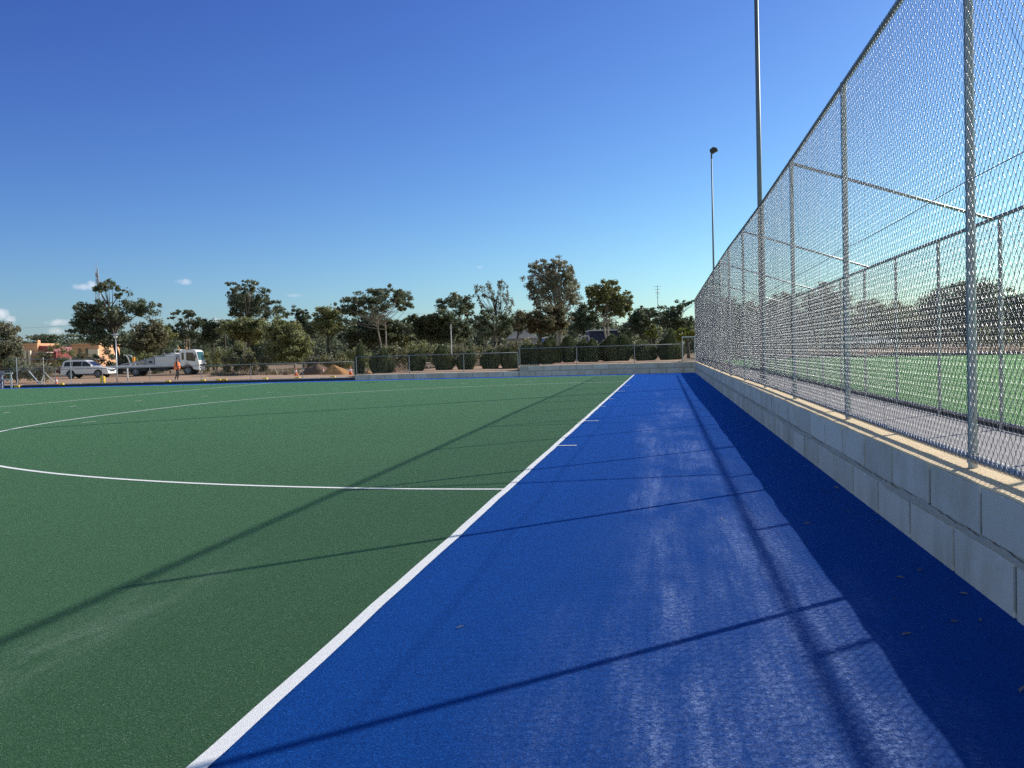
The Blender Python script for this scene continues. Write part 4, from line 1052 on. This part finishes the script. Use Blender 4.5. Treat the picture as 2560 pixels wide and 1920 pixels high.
def suv(label, loc, rz, sx=1.0):
    """a large wagon; +x is its nose, its visible flank is -y"""
    t = thing('parked_car', label, 'car', loc, rz); W = .97
    wr, xr, xf = .39, -1.42, 1.43
    low = [(-2.44, .42), (-2.40, .36), (xr-.52, .36)] + arc(xr, .40, .47, 175, 5) + [(xf-.52, .36)] + arc(xf, .40, .47, 175, 5) + [(2.30, .36), (2.46, .44), (2.48, .66), (2.42, .86), (2.30, .98), (1.45, 1.13), (1.05, 1.18), (-2.30, 1.20), (-2.44, 1.12)]
    low = [(x*sx, z) for x, z in low]
    ins = lambda z: W-.05*abs(z-.75)
    MB().prism_y(low, lambda z: -ins(z), lambda z: ins(z)).build('body', M_WHITE, t, bevel=.035)
    side = lambda z: W-.035-(z-1.15)*.30
    top = [(-2.36, 1.17), (1.12, 1.16), (.95, 1.24), (.30, 1.70), (.05, 1.80), (-.6, 1.86), (-1.6, 1.86), (-2.05, 1.82), (-2.22, 1.70)]
    top = [(x*sx, z) for x, z in top]
    MB().prism_y(top, lambda z: -side(z), lambda z: side(z)).build('cabin', M_WHITE, t, bevel=.03)
    wins = [[(-2.12, 1.26), (-1.28, 1.24), (-1.28, 1.70), (-1.75, 1.71), (-2.02, 1.66)], [(-1.22, 1.24), (-.28, 1.23), (-.28, 1.72), (-1.22, 1.71)], [(-.22, 1.23), (.82, 1.22), (.62, 1.38), (.22, 1.66), (-.22, 1.72)]]
    for s_ in (-1, 1):
        for w in wins:
            MB().prism_y([(x*sx, z) for x, z in w], lambda z: s_*(side(z)-.01), lambda z: s_*(side(z)+.012)).build('window', M_GLASS, t)
        MB().box((.78*sx, s_*(W+.07), 1.24), (.14, .18, .16)).build('mirror', M_WHITE, t, bevel=.02)
        for x in (-.55, .45): MB().box((x*sx-.1, s_*(W+.002), 1.06), (.18, .03, .035)).build('door_handle', M_CHROME, t)
        MB().prism_y([(-1.85*sx, 1.86), (.05*sx, 1.83), (-.05*sx, 1.89), (-1.75*sx, 1.92)], s_*.58-.02, s_*.58+.02).build('roof_rail', M_CHROME, t)
        MB().box((2.36*sx, s_*.72, .80), (.20, .38, .15)).build('headlight', M_SCREEN, t, bevel=.02)
        MB().box((-2.40*sx, s_*.82, 1.0), (.12, .22, .42)).build('tail_light', M_RED, t, bevel=.02)
        MB().box((0, s_*(W-.04), .42), (2.1*sx*.9, .14, .06)).build('side_step', M_DARK, t)
        for x in (xr, xf): wheel(t, x*sx, s_*(W-.14), wr, .25, s_)
    ws = MB().add([(1.0*sx, -.82, 1.225), (1.0*sx, .82, 1.225), (.30*sx+.035, .70, 1.70), (.30*sx+.035, -.70, 1.70)], [(0, 1, 2, 3)]); ws.build('windscreen', M_GLASS, t)
    MB().box((2.47*sx, 0, .74), (.05, 1.0, .22)).build('grille', M_DARK, t); MB().box((2.45*sx, 0, .46), (.12, 1.6, .14)).build('bumper', M_WHITE2, t, bevel=.03)
    MB().box((-2.43*sx, 0, 1.45), (.04, 1.2, .35)).build('rear_window', M_GLASS, t)
    MB().box((0, 0, .42), (4.2*sx, 1.3, .2)).build('underbody', M_DARK, t)
    return t


p = at(222, 942, 96); SUVZ = ground_z(p[0], p[1])
suv('white four wheel drive wagon parked behind the railing at the left', (p[0], p[1], SUVZ), YAW-.03, 1.0)
p = at(2172, 862, 108); suv('white car beyond the green court seen through the tall fence', (p[0], p[1], ground_z(p[0], p[1])), YAW-.3+math.pi*0, 1.0)

# tow truck: +x is its nose
p = at(410, 934, 99); tr = thing('tow_truck', 'white flatbed tow truck with a sloping ramp facing right', 'truck', (p[0], p[1], ground_z(p[0], p[1])), YAW)
W = 1.15; TX = lambda px: (px-400)*99/FPX
cabp = [(2.18, .95), (2.28, .95)] + arc(2.92, .52, .60, 150, 8, 8) + [(3.95, .48), (4.12, .55), (4.15, 1.15), (4.08, 1.52), (3.87, 2.42), (3.72, 2.60), (3.40, 2.66), (2.15, 2.62)]
MB().prism_y(cabp, -W, W).build('cab', M_WHITE, tr, bevel=.035)
for s_ in (-1, 1):
    MB().prism_y([(2.82, 1.52), (3.72, 1.42), (3.78, 1.54), (3.58, 2.28), (3.48, 2.34), (2.82, 2.36)], s_*(W-.02), s_*(W+.012)).build('window', M_GLASS, tr)
    MB().prism_y([(2.34, 1.60), (2.58, 1.60), (2.58, 2.34), (2.34, 2.34)], s_*(W-.02), s_*(W+.012)).build('rear_window', M_GLASS, tr)
    MB().box((2.86, s_*(W+.004), 1.26), (.3, .03, .06)).build('door_handle', M_DARK, tr)
    mr = MB().box((3.86, s_*(W+.20), 1.98), (.09, .2, .46)); mr.cyl((3.80, s_*W, 2.2), (3.86, s_*(W+.2), 2.2), .02, n=6).build('mirror', M_DARK, tr)
    MB().box((4.135, s_*.85, .72), (.08, .34, .17)).build('headlight', M_CHROME, tr, bevel=.02)
    MB().box((4.08, s_*(W-.02), 1.12), (.14, .1, .1)).build('indicator', M_AMBER, tr)
    wheel(tr, 2.92, s_*(W-.16), .46, .28, s_, M_GREYP, 8)
    for x in (-2.55,): wheel(tr, x, s_*(W-.26), .46, .5, s_, M_GREYP, 8)
MB().add([(4.098, -1.03, 1.54), (4.098, 1.03, 1.54), (3.892, 1.0, 2.40), (3.892, -1.0, 2.40)], [(0, 1, 2, 3)]).build('windscreen', M_SCREEN, tr)
MB().box((4.155, 0, 1.02), (.03, 1.7, .16)).build('grille', M_DARK, tr); MB().box((4.12, 0, .55), (.14, 2.2, .2)).build('bumper', M_WHITE, tr, bevel=.03)
fl = MB()
for s_ in (-.6, .6): fl.box((4.20, s_, .56), (.03, .2, .12))
fl.build('fog_light', M_DARK, tr)
MB().box((3.93, 0, 1.62), (.16, 1.5, .12)).build('dash_papers', M_BAND, tr)
vest = MB().box((3.95, -.35, 1.68), (.12, .5, .2)); vest.build('dash_vest', plain('lime_cloth', (.25, .7, .05), .8), tr)
MB().cyl((3.5, -.9, 2.6), (3.5, -.9, 3.0), .012, n=5).build('aerial', M_DARK, tr)
for x, y in ((1.98, -.8), (2.75, -.8)):
    b_ = MB().cyl((x, y, 2.66), (x, y, 2.74), .1, n=10).build('beacon', M_DARK, tr); MB().cyl((x, y, 2.74), (x, y, 2.92), .085, .07, n=10).build('beacon_lens', M_AMBER, b_)
hb = MB()
for y in (-1.05, 1.05): hb.box((1.62, y, 1.95), (.08, .08, 1.5)); hb.box((1.8, y, 2.68), (.45, .08, .08))
for z in (2.3, 2.68): hb.box((1.62, 0, z), (.08, 2.1, .07))
hb.build('headboard', M_WHITE, tr)
MB().box((-1.6, 0, .72), (7.2, .9, .26)).build('chassis', M_DARK, tr)
MB().box((-1.55, 0, 1.06), (7.3, 2.36, .20)).box((-1.55, -1.19, 1.02), (7.3, .05, .30)).box((-1.55, 1.19, 1.02), (7.3, .05, .30)).build('tray', M_WHITE2, tr, bevel=.02)
MB().box((-2.7, 0, .72), (2.5, 2.2, .42)).build('mudguard', M_DARK, tr, bevel=.05)
MB().box((.2, -1.02, .66), (1.3, .3, .36)).build('fuel_tank', M_DARK, tr, bevel=.04)
MB().box((.55, 0, 1.56), (2.05, 2.3, .82)).build('toolbox', M_WHITE2, tr, bevel=.04)
MB().box((1.0, 0, 2.12), (1.2, 2.0, .34)).build('winch_cover', M_WHITE, tr, bevel=.12)
MB().box((-1.0, -.6, 1.48), (.9, 1.0, .64)).build('deck_locker', M_GREYP, tr, bevel=.03)
MB().box((-.95, -1.11, 1.45), (.35, .03, .2)).build('locker_hatch', M_DARK, tr)
for y in (-1.0, 1.0):
    rp = MB().tube([(-4.1, y, 1.24), (-2.2, y, 1.55), (1.55, y, 2.42)], .07, 6)
    for x in (-2.6, -1.6, -.6, .5): rp.cyl((x, y, 1.15), (x, y, 1.55+(x+2.2)*.232+.22), .035, n=6)
    rp.build('ramp_rail', M_GREYP, tr)
uf = MB()
for y in (-.9, .3): uf.tube([(-3.1, y, 1.15), (-3.42, y, 2.0), (-3.55, y, 2.22), (-3.85, y, 2.26)], .05, 6)
uf.build('tail_frame', M_WHITE2, tr)
MB().box((-2.95, -.5, 1.75), (.22, .3, .55)).build('strap_bundle', M_AMBER, tr, bevel=.04)
MB().box((-2.0, -.3, 1.35), (.9, .5, .35), rz=.3).box((-1.75, -.6, 1.45), (.2, .6, .3), rz=.5).build('tie_down_gear', M_TIMBER, tr, bevel=.03)

# ------------------------------------------------------------------ person in the orange vest
DP = 72.5
p = at(444, 952, DP)
pz = ground_z(p[0], p[1])


def skin_mesh(name, nodes, edges, mat, parent=None, loc=(0, 0, 0), rz=0, root=0, sub=1):
    me = bpy.data.meshes.new(name); me.from_pydata([n[0] for n in nodes], edges, []); me.update(); me.materials.append(mat)
    o = link(bpy.data.objects.new(name, me), parent); o.location = loc; o.rotation_euler = (0, 0, rz)
    sk = o.modifiers.new('skin', 'SKIN'); sk.use_smooth_shade = True
    lay = me.skin_vertices[0].data
    for i, n in enumerate(nodes): lay[i].radius = (n[1], n[2] if len(n) > 2 else n[1]); lay[i].use_root = (i == root)
    o.modifiers.new('sub', 'SUBSURF').levels = sub; o.modifiers['sub'].render_levels = sub
    return o


t = NT('person_body'); oc = t.n.new('ShaderNodeTexCoord').outputs['Object']; X, Y, Z = t.xyz(oc)
c = t.mix(t.math('GREATER_THAN', Z, .10), (0.55, .53, .5), (0.022, 0.023, 0.032))
c = t.mix(t.math('GREATER_THAN', Z, 1.47), c, (0.42, 0.25, 0.18))
hand = t.math('MULTIPLY', t.math('LESS_THAN', Z, .86), t.math('MULTIPLY', t.math('GREATER_THAN', Z, .62), t.math('GREATER_THAN', t.math('ABSOLUTE', Y), .21)))
c = t.mix(hand, c, (0.42, 0.25, 0.18)); t.set('Base Color', c).set('Roughness', .8)
# +x is the way the person walks, y to their left
N = [((0, 0, .93), .135, .16), ((0, 0, 1.15), .12, .155), ((.01, 0, 1.36), .12, .18), ((.02, 0, 1.47), .06), ((.03, 0, 1.54), .055), ((.045, 0, 1.64), .088, .08), ((.04, 0, 1.71), .075),
     ((.0, .20, 1.40), .062), ((-.05, .26, 1.12), .048), ((.04, .27, .88), .038), ((.075, .265, .80), .038, .025),
     ((.0, -.20, 1.40), .062), ((-.04, -.27, 1.12), .048), ((.10, -.26, .90), .038), ((.14, -.25, .82), .038, .025),
     ((.02, .10, .86), .10), ((.10, .10, .50), .068), ((-.02, .10, .11), .045), ((.13, .11, .05), .04),
     ((-.01, -.10, .86), .10), ((.0, -.10, .50), .068), ((-.20, -.10, .14), .045), ((-.07, -.10, .05), .04)]
Eg = [(0, 1), (1, 2), (2, 3), (3, 4), (4, 5), (5, 6), (2, 7), (7, 8), (8, 9), (9, 10), (2, 11), (11, 12), (12, 13), (13, 14), (0, 15), (15, 16), (16, 17), (17, 18), (0, 19), (19, 20), (20, 21), (21, 22)]
for hy, hx, hz, sg in ((.265, .075, .80, 1), (-.25, .14, .82, -1)):
    hi_ = 10 if sg == 1 else 14
    for k in range(4):
        i0 = len(N); ox = (k-1.5)*.018
        N.append(((hx+ox+.01, hy-sg*.004, hz-.055-(.008 if k in (1, 2) else 0)), .009)); N.append(((hx+ox+.02, hy-sg*.02, hz-.105-(.012 if k in (1, 2) else 0)), .008)); Eg += [(hi_, i0), (i0, i0+1)]
    i0 = len(N); N.append(((hx+.045, hy-sg*.012, hz-.03), .010)); N.append(((hx+.06, hy-sg*.02, hz-.07), .009)); Eg += [(hi_, i0), (i0, i0+1)]
per = skin_mesh('person', N, Eg, t.m, None, (p[0], p[1], pz), YAW+.35, 0, 1)
per.scale = (1.02, 1.02, 1.02)
tag(per, 'person in an orange vest and dark clothes walking past the truck', 'person')
M_VEST = plain('orange_vest', (1.0, 0.24, 0.07), .75, var=.06, scale=10)
skin_mesh('vest', [((0, 0, .80), .28, .31), ((0, 0, 1.08), .27, .31), ((.0, 0, 1.30), .25, .30), ((.01, 0, 1.46), .15, .22)], [(0, 1), (1, 2), (2, 3)], M_VEST, per)
skin_mesh('hair', [((.0, 0, 1.60), .092, .088), ((.02, 0, 1.70), .100, .094), ((.035, 0, 1.755), .07, .07)], [(0, 1), (1, 2)], plain('dark_hair', (.015, .012, .011), .7), per)
MB().box((0.13, 0, 1.625), (.03, .026, .045)).build('nose', plain('skin', (.42, .25, .18), .6), per, bevel=.008)

# ------------------------------------------------------------------ buildings
def bld(name, label, px0, px1, depth, cat='house'):
    a, b = at(px0, 900, depth), at(px1, 900, depth); gz = ground_z(a[0], a[1])
    d = b-a; return thing(name, label, cat, (a[0], a[1], gz), math.atan2(d[1], d[0])), float(np.hypot(d[0], d[1])), lambda py: at((px0+px1)/2, py, depth)[2]-gz


t, Lh, hz = bld('house', 'orange rendered house with maroon roof left of the big dark tree', 57, 128, 150)
k = Lh/71
MB().prism_y([(0, 0), (38*k, 0), (38*k, hz(861)), (0, hz(861))], 0, 7).build('wall', M_HOUSE, t)
MB().box((19*k, 3.5, hz(860)), (39*k, 7.2, .25)).build('parapet', M_HOUSE, t)
MB().box((19*k, -.03, hz(893)), (12*k, .1, hz(877)*.42)).build('window', M_CREAM, t)
for x in (-1, 14, 24): MB().box((x*k, -.5, hz(876)/2), (5*k, .8, hz(876))).build('column', M_CREAM, t)
MB().box((18*k, 3, hz(857)), (3*k, .8, 1.0)).build('chimney', M_HOUSE, t)
MB().prism_y([(36*k, hz(880)), (38*k, hz(864)), (70*k, hz(868)), (74*k, hz(880))], .5, 7.5).build('roof', M_MAROON, t)
MB().prism_y([(40*k, 0), (72*k, 0), (72*k, hz(881)), (40*k, hz(881))], 1.5, 7).build('side_wall', M_MAROON, t)
MB().box((55*k, -.3, hz(882)), (34*k, 2.2, .15)).build('awning', M_PINK, t)
for x in (41, 55, 69): MB().cyl((x*k, -1.2, 0), (x*k, -1.2, hz(882)), .12, n=6).build('awning_post', M_TIMBER, t)
t, Lh, hz = bld('house', 'second orange flat roofed building with pale lower walls behind the white car', 180, 252, 150)
k = Lh/72
MB().prism_y([(0, 0), (68*k, 0), (68*k, hz(861)), (0, hz(861))], 0, 8).build('wall', M_HOUSE, t)
MB().box((34*k, 4, hz(860.5)), (70*k, 8.3, .22)).build('parapet', M_HOUSE, t)
MB().box((56*k, -.15, hz(887)), (24*k, .4, hz(878)*.5)).build('pale_wall', M_CREAM, t)
for x in (20, 38): MB().box((x*k, -.02, hz(880)), (6*k, .1, 1.2)).build('window', M_GLASS, t)
t, Lh, hz = bld('shed', 'shed with a sloping white roof showing between the brown trees', 1268, 1344, 135, 'shed')
k = Lh/76
MB().box((Lh/2, 4, hz(844)/2), (Lh, 7, hz(844))).build('wall', M_GREYP, t)
MB().prism_y([(-1*k, hz(846)), (34*k, hz(817)), (44*k, hz(819)), (78*k, hz(843)), (78*k, hz(846))], 0, 8).build('roof', M_ROOFW, t)
MB().box((Lh*.5, .45, 1.0), (2.2, .1, 2.0)).build('door', M_NAVY, t)
t, Lh, hz = bld('shed', 'navy shed with a white fascia line under the round headed gum', 1476, 1545, 120, 'shed')
MB().box((Lh/2, 3, hz(827)/2), (Lh, 6, hz(827))).build('wall', M_NAVY, t)
MB().box((Lh/2, 2.9, hz(825.5)), (Lh*1.03, 6.6, .16)).build('roof', M_ROOFW, t)
MB().box((Lh*.4, -.03, 1.1), (1.6, .08, 2.2)).build('door', M_DARK, t)
t, Lh, hz = bld('site_cabin', 'small blue cabin with a pale roof behind the trimmed shrubs', 1357, 1380, 90, 'cabin')
MB().box((Lh/2, .5, hz(846)/2), (Lh, 1.1, hz(846))).build('wall', M_BLUEP, t, bevel=.03)
MB().prism_y([(-.03, hz(846)), (Lh+.03, hz(844)), (Lh+.03, hz(843)), (Lh/2, hz(841.5)), (-.03, hz(844))], -.1, 1.1).build('roof', M_ROOFW, t)
MB().box((Lh*.5, -.06, hz(846)*.47), (Lh*.7, .03, hz(846)*.85)).build('door', M_BLUEP, t)
t, Lh, hz = bld('hoop_frame', 'pale bent pipe hoop left of the navy shed', 1452, 1474, 95, 'frame')
MB().tube([(0, 0, 0), (0, 0, hz(856)), (.12*Lh, 0, hz(843)), (.3*Lh, 0, hz(840.5)), (.9*Lh, 0, hz(840)), (Lh, 0, hz(843))], .045, 6).build('hoop', M_WHITE2, t)
MB().cyl((Lh, 0, 0), (Lh, 0, hz(843)), .04, n=6).build('leg', M_WHITE2, t)

# lattice mast
D = 290; b = at(253, 900, D); zt = at(253, 690, D)[2]
t = thing('lattice_mast', 'tall lattice radio mast with whip aerials behind the big dark tree', 'mast', (b[0], b[1], 0))
lg = MB(); br = MB(); legs = []
for a in (90, 210, 330):
    f0 = Vector((math.cos(R(a))*2.1, math.sin(R(a))*2.1, 0)); f1_ = Vector((math.cos(R(a))*.45, math.sin(R(a))*.45, zt)); legs.append((f0, f1_))
    lg.cyl(f0, f1_, .13, .08, n=6)
lg.build('leg', M_GREYP, t)
nb = 16
for i in range(nb):
    for k_ in range(3):
        a0, a1 = legs[k_]; b0, b1 = legs[(k_+1) % 3]
        br.cyl(a0.lerp(a1, i/nb), b0.lerp(b1, (i+1)/nb), .06, n=4); br.cyl(b0.lerp(b1, i/nb), a0.lerp(a1, (i+1)/nb), .06, n=4); br.cyl(a0.lerp(a1, i/nb), b0.lerp(b1, i/nb), .05, n=4)
br.build('bracing', M_GREYP, t)
MB().cyl((0, 0, zt-3), (0, 0, zt+2.2), .22, n=6).box((.3, -.3, zt-1.2), (.3, .3, 1.4)).box((-.3, -.3, zt+.3), (.3, .3, 1.2)).build('antenna_head', M_GREYP, t)
MB().cyl((0, 0, zt+2.2), (-.2, 0, at(249, 654, D)[2]), .09, .05, n=5).cyl((-.8, 0, zt), (-.9, 0, zt+3.6), .05, n=5).cyl((.5, 0, zt-4), (.55, 0, zt-1), .06, n=5).build('whip_aerial', M_GREYP, t)
# TV antenna mast
D = 125; b = at(1647, 880, D); zt = at(1645, 716, D)[2]
t = thing('antenna_mast', 'thin television antenna mast standing clear above the dark trees', 'mast', (b[0], b[1], ground_z(b[0], b[1])))
MB().cyl((0, 0, 0), (0, 0, zt), .055, .035, n=6).build('pole', M_GREYP, t)
am = MB()
for py, w in ((718, 17), (726, 14), (733.5, 11), (737, 9), (745, 6)):
    z = at(1645, py, D)[2]; h_ = w/2*D/FPX; am.cyl((-h_, 0, z), (h_, .1, z), .022, n=5)
am.cyl((-.3, -.5, at(1645, 731, D)[2]), (.3, .6, at(1645, 731, D)[2]), .025, n=5)
am.build('antenna_elements', M_GREYP, t)

# power line across the sky at the back
t = thing('power_line', 'faint thin power line crossing low behind the trees', 'power line', at(1000, 830, 240)*np.array([1, 1, 0]))
O = np.array(t.location); wr = MB(); pole = MB()
PP = [(-140, 812), (255, 803), (640, 790), (950, 778), (1385, 768), (2060, 744), (2700, 726)]
for (x0, y0), (x1, y1) in zip(PP[:-1], PP[1:]):
    a, b = at(x0, y0, 240)-O, at(x1, y1, 240)-O
    pts = [a+(b-a)*q-np.array([0, 0, 1.3*4*q*(1-q)]) for q in np.linspace(0, 1, 9)]
    wr.tube(pts, .018, 4)
wr.build('wire', M_DARK, t)
for x, y in PP:
    q = at(x, y, 240)-O
    MB().cyl((q[0], q[1], 0), (q[0], q[1], q[2]+.3), .14, .1, n=7).box((q[0], q[1], q[2]+.05), (1.6, .12, .12)).build('pole', M_TIMBER, t)

# ------------------------------------------------------------------ fallen leaves on the shaded turf
M_LEAF = plain('fallen_leaf', (0.16, 0.14, 0.12), .7, var=.3, scale=30)
lv = MB(); lv.add([(-.05, 0, .004), (-.015, .014, .012), (.02, .016, .014), (.06, 0, .006), (.02, -.014, .008), (-.015, -.012, .006), (0, 0, .004)], [(0, 1, 6), (1, 2, 6), (2, 3, 6), (3, 4, 6), (4, 5, 6), (5, 0, 6)])
leaf0 = lv.build('fallen_leaf', M_LEAF); first = True
spots = [(2385, 1556), (2450, 1552), (2556, 1725), (2240, 1500), (2265, 1588), (2198, 1304), (2135, 1255), (2090, 1220), (2120, 1281), (2408, 1486), (2250, 1445), (2016, 1310), (1806, 1298), (1800, 962), (1150, 1570), (2060, 1230), (2300, 1428)]
for i, (x, y) in enumerate(spots):
    c, dr = CAM, (FWD+RIGHT*((x-1280)/FPX)-UP*((y-960)/FPX)); q = c+dr*(-c[2]/dr[2])
    o = leaf0 if i == 0 else leaf0.copy()
    if i: col.objects.link(o)
    o.location = (q[0], q[1], .004); o.rotation_euler = (random.uniform(-.2, .2), random.uniform(-.2, .2), random.uniform(0, 6.28)); s_ = random.uniform(.45, .85); o.scale = (s_, s_, s_)
    tag(o, 'small dry leaf fallen on the blue turf near the wall', 'leaf', 'dry leaves on the blue turf')
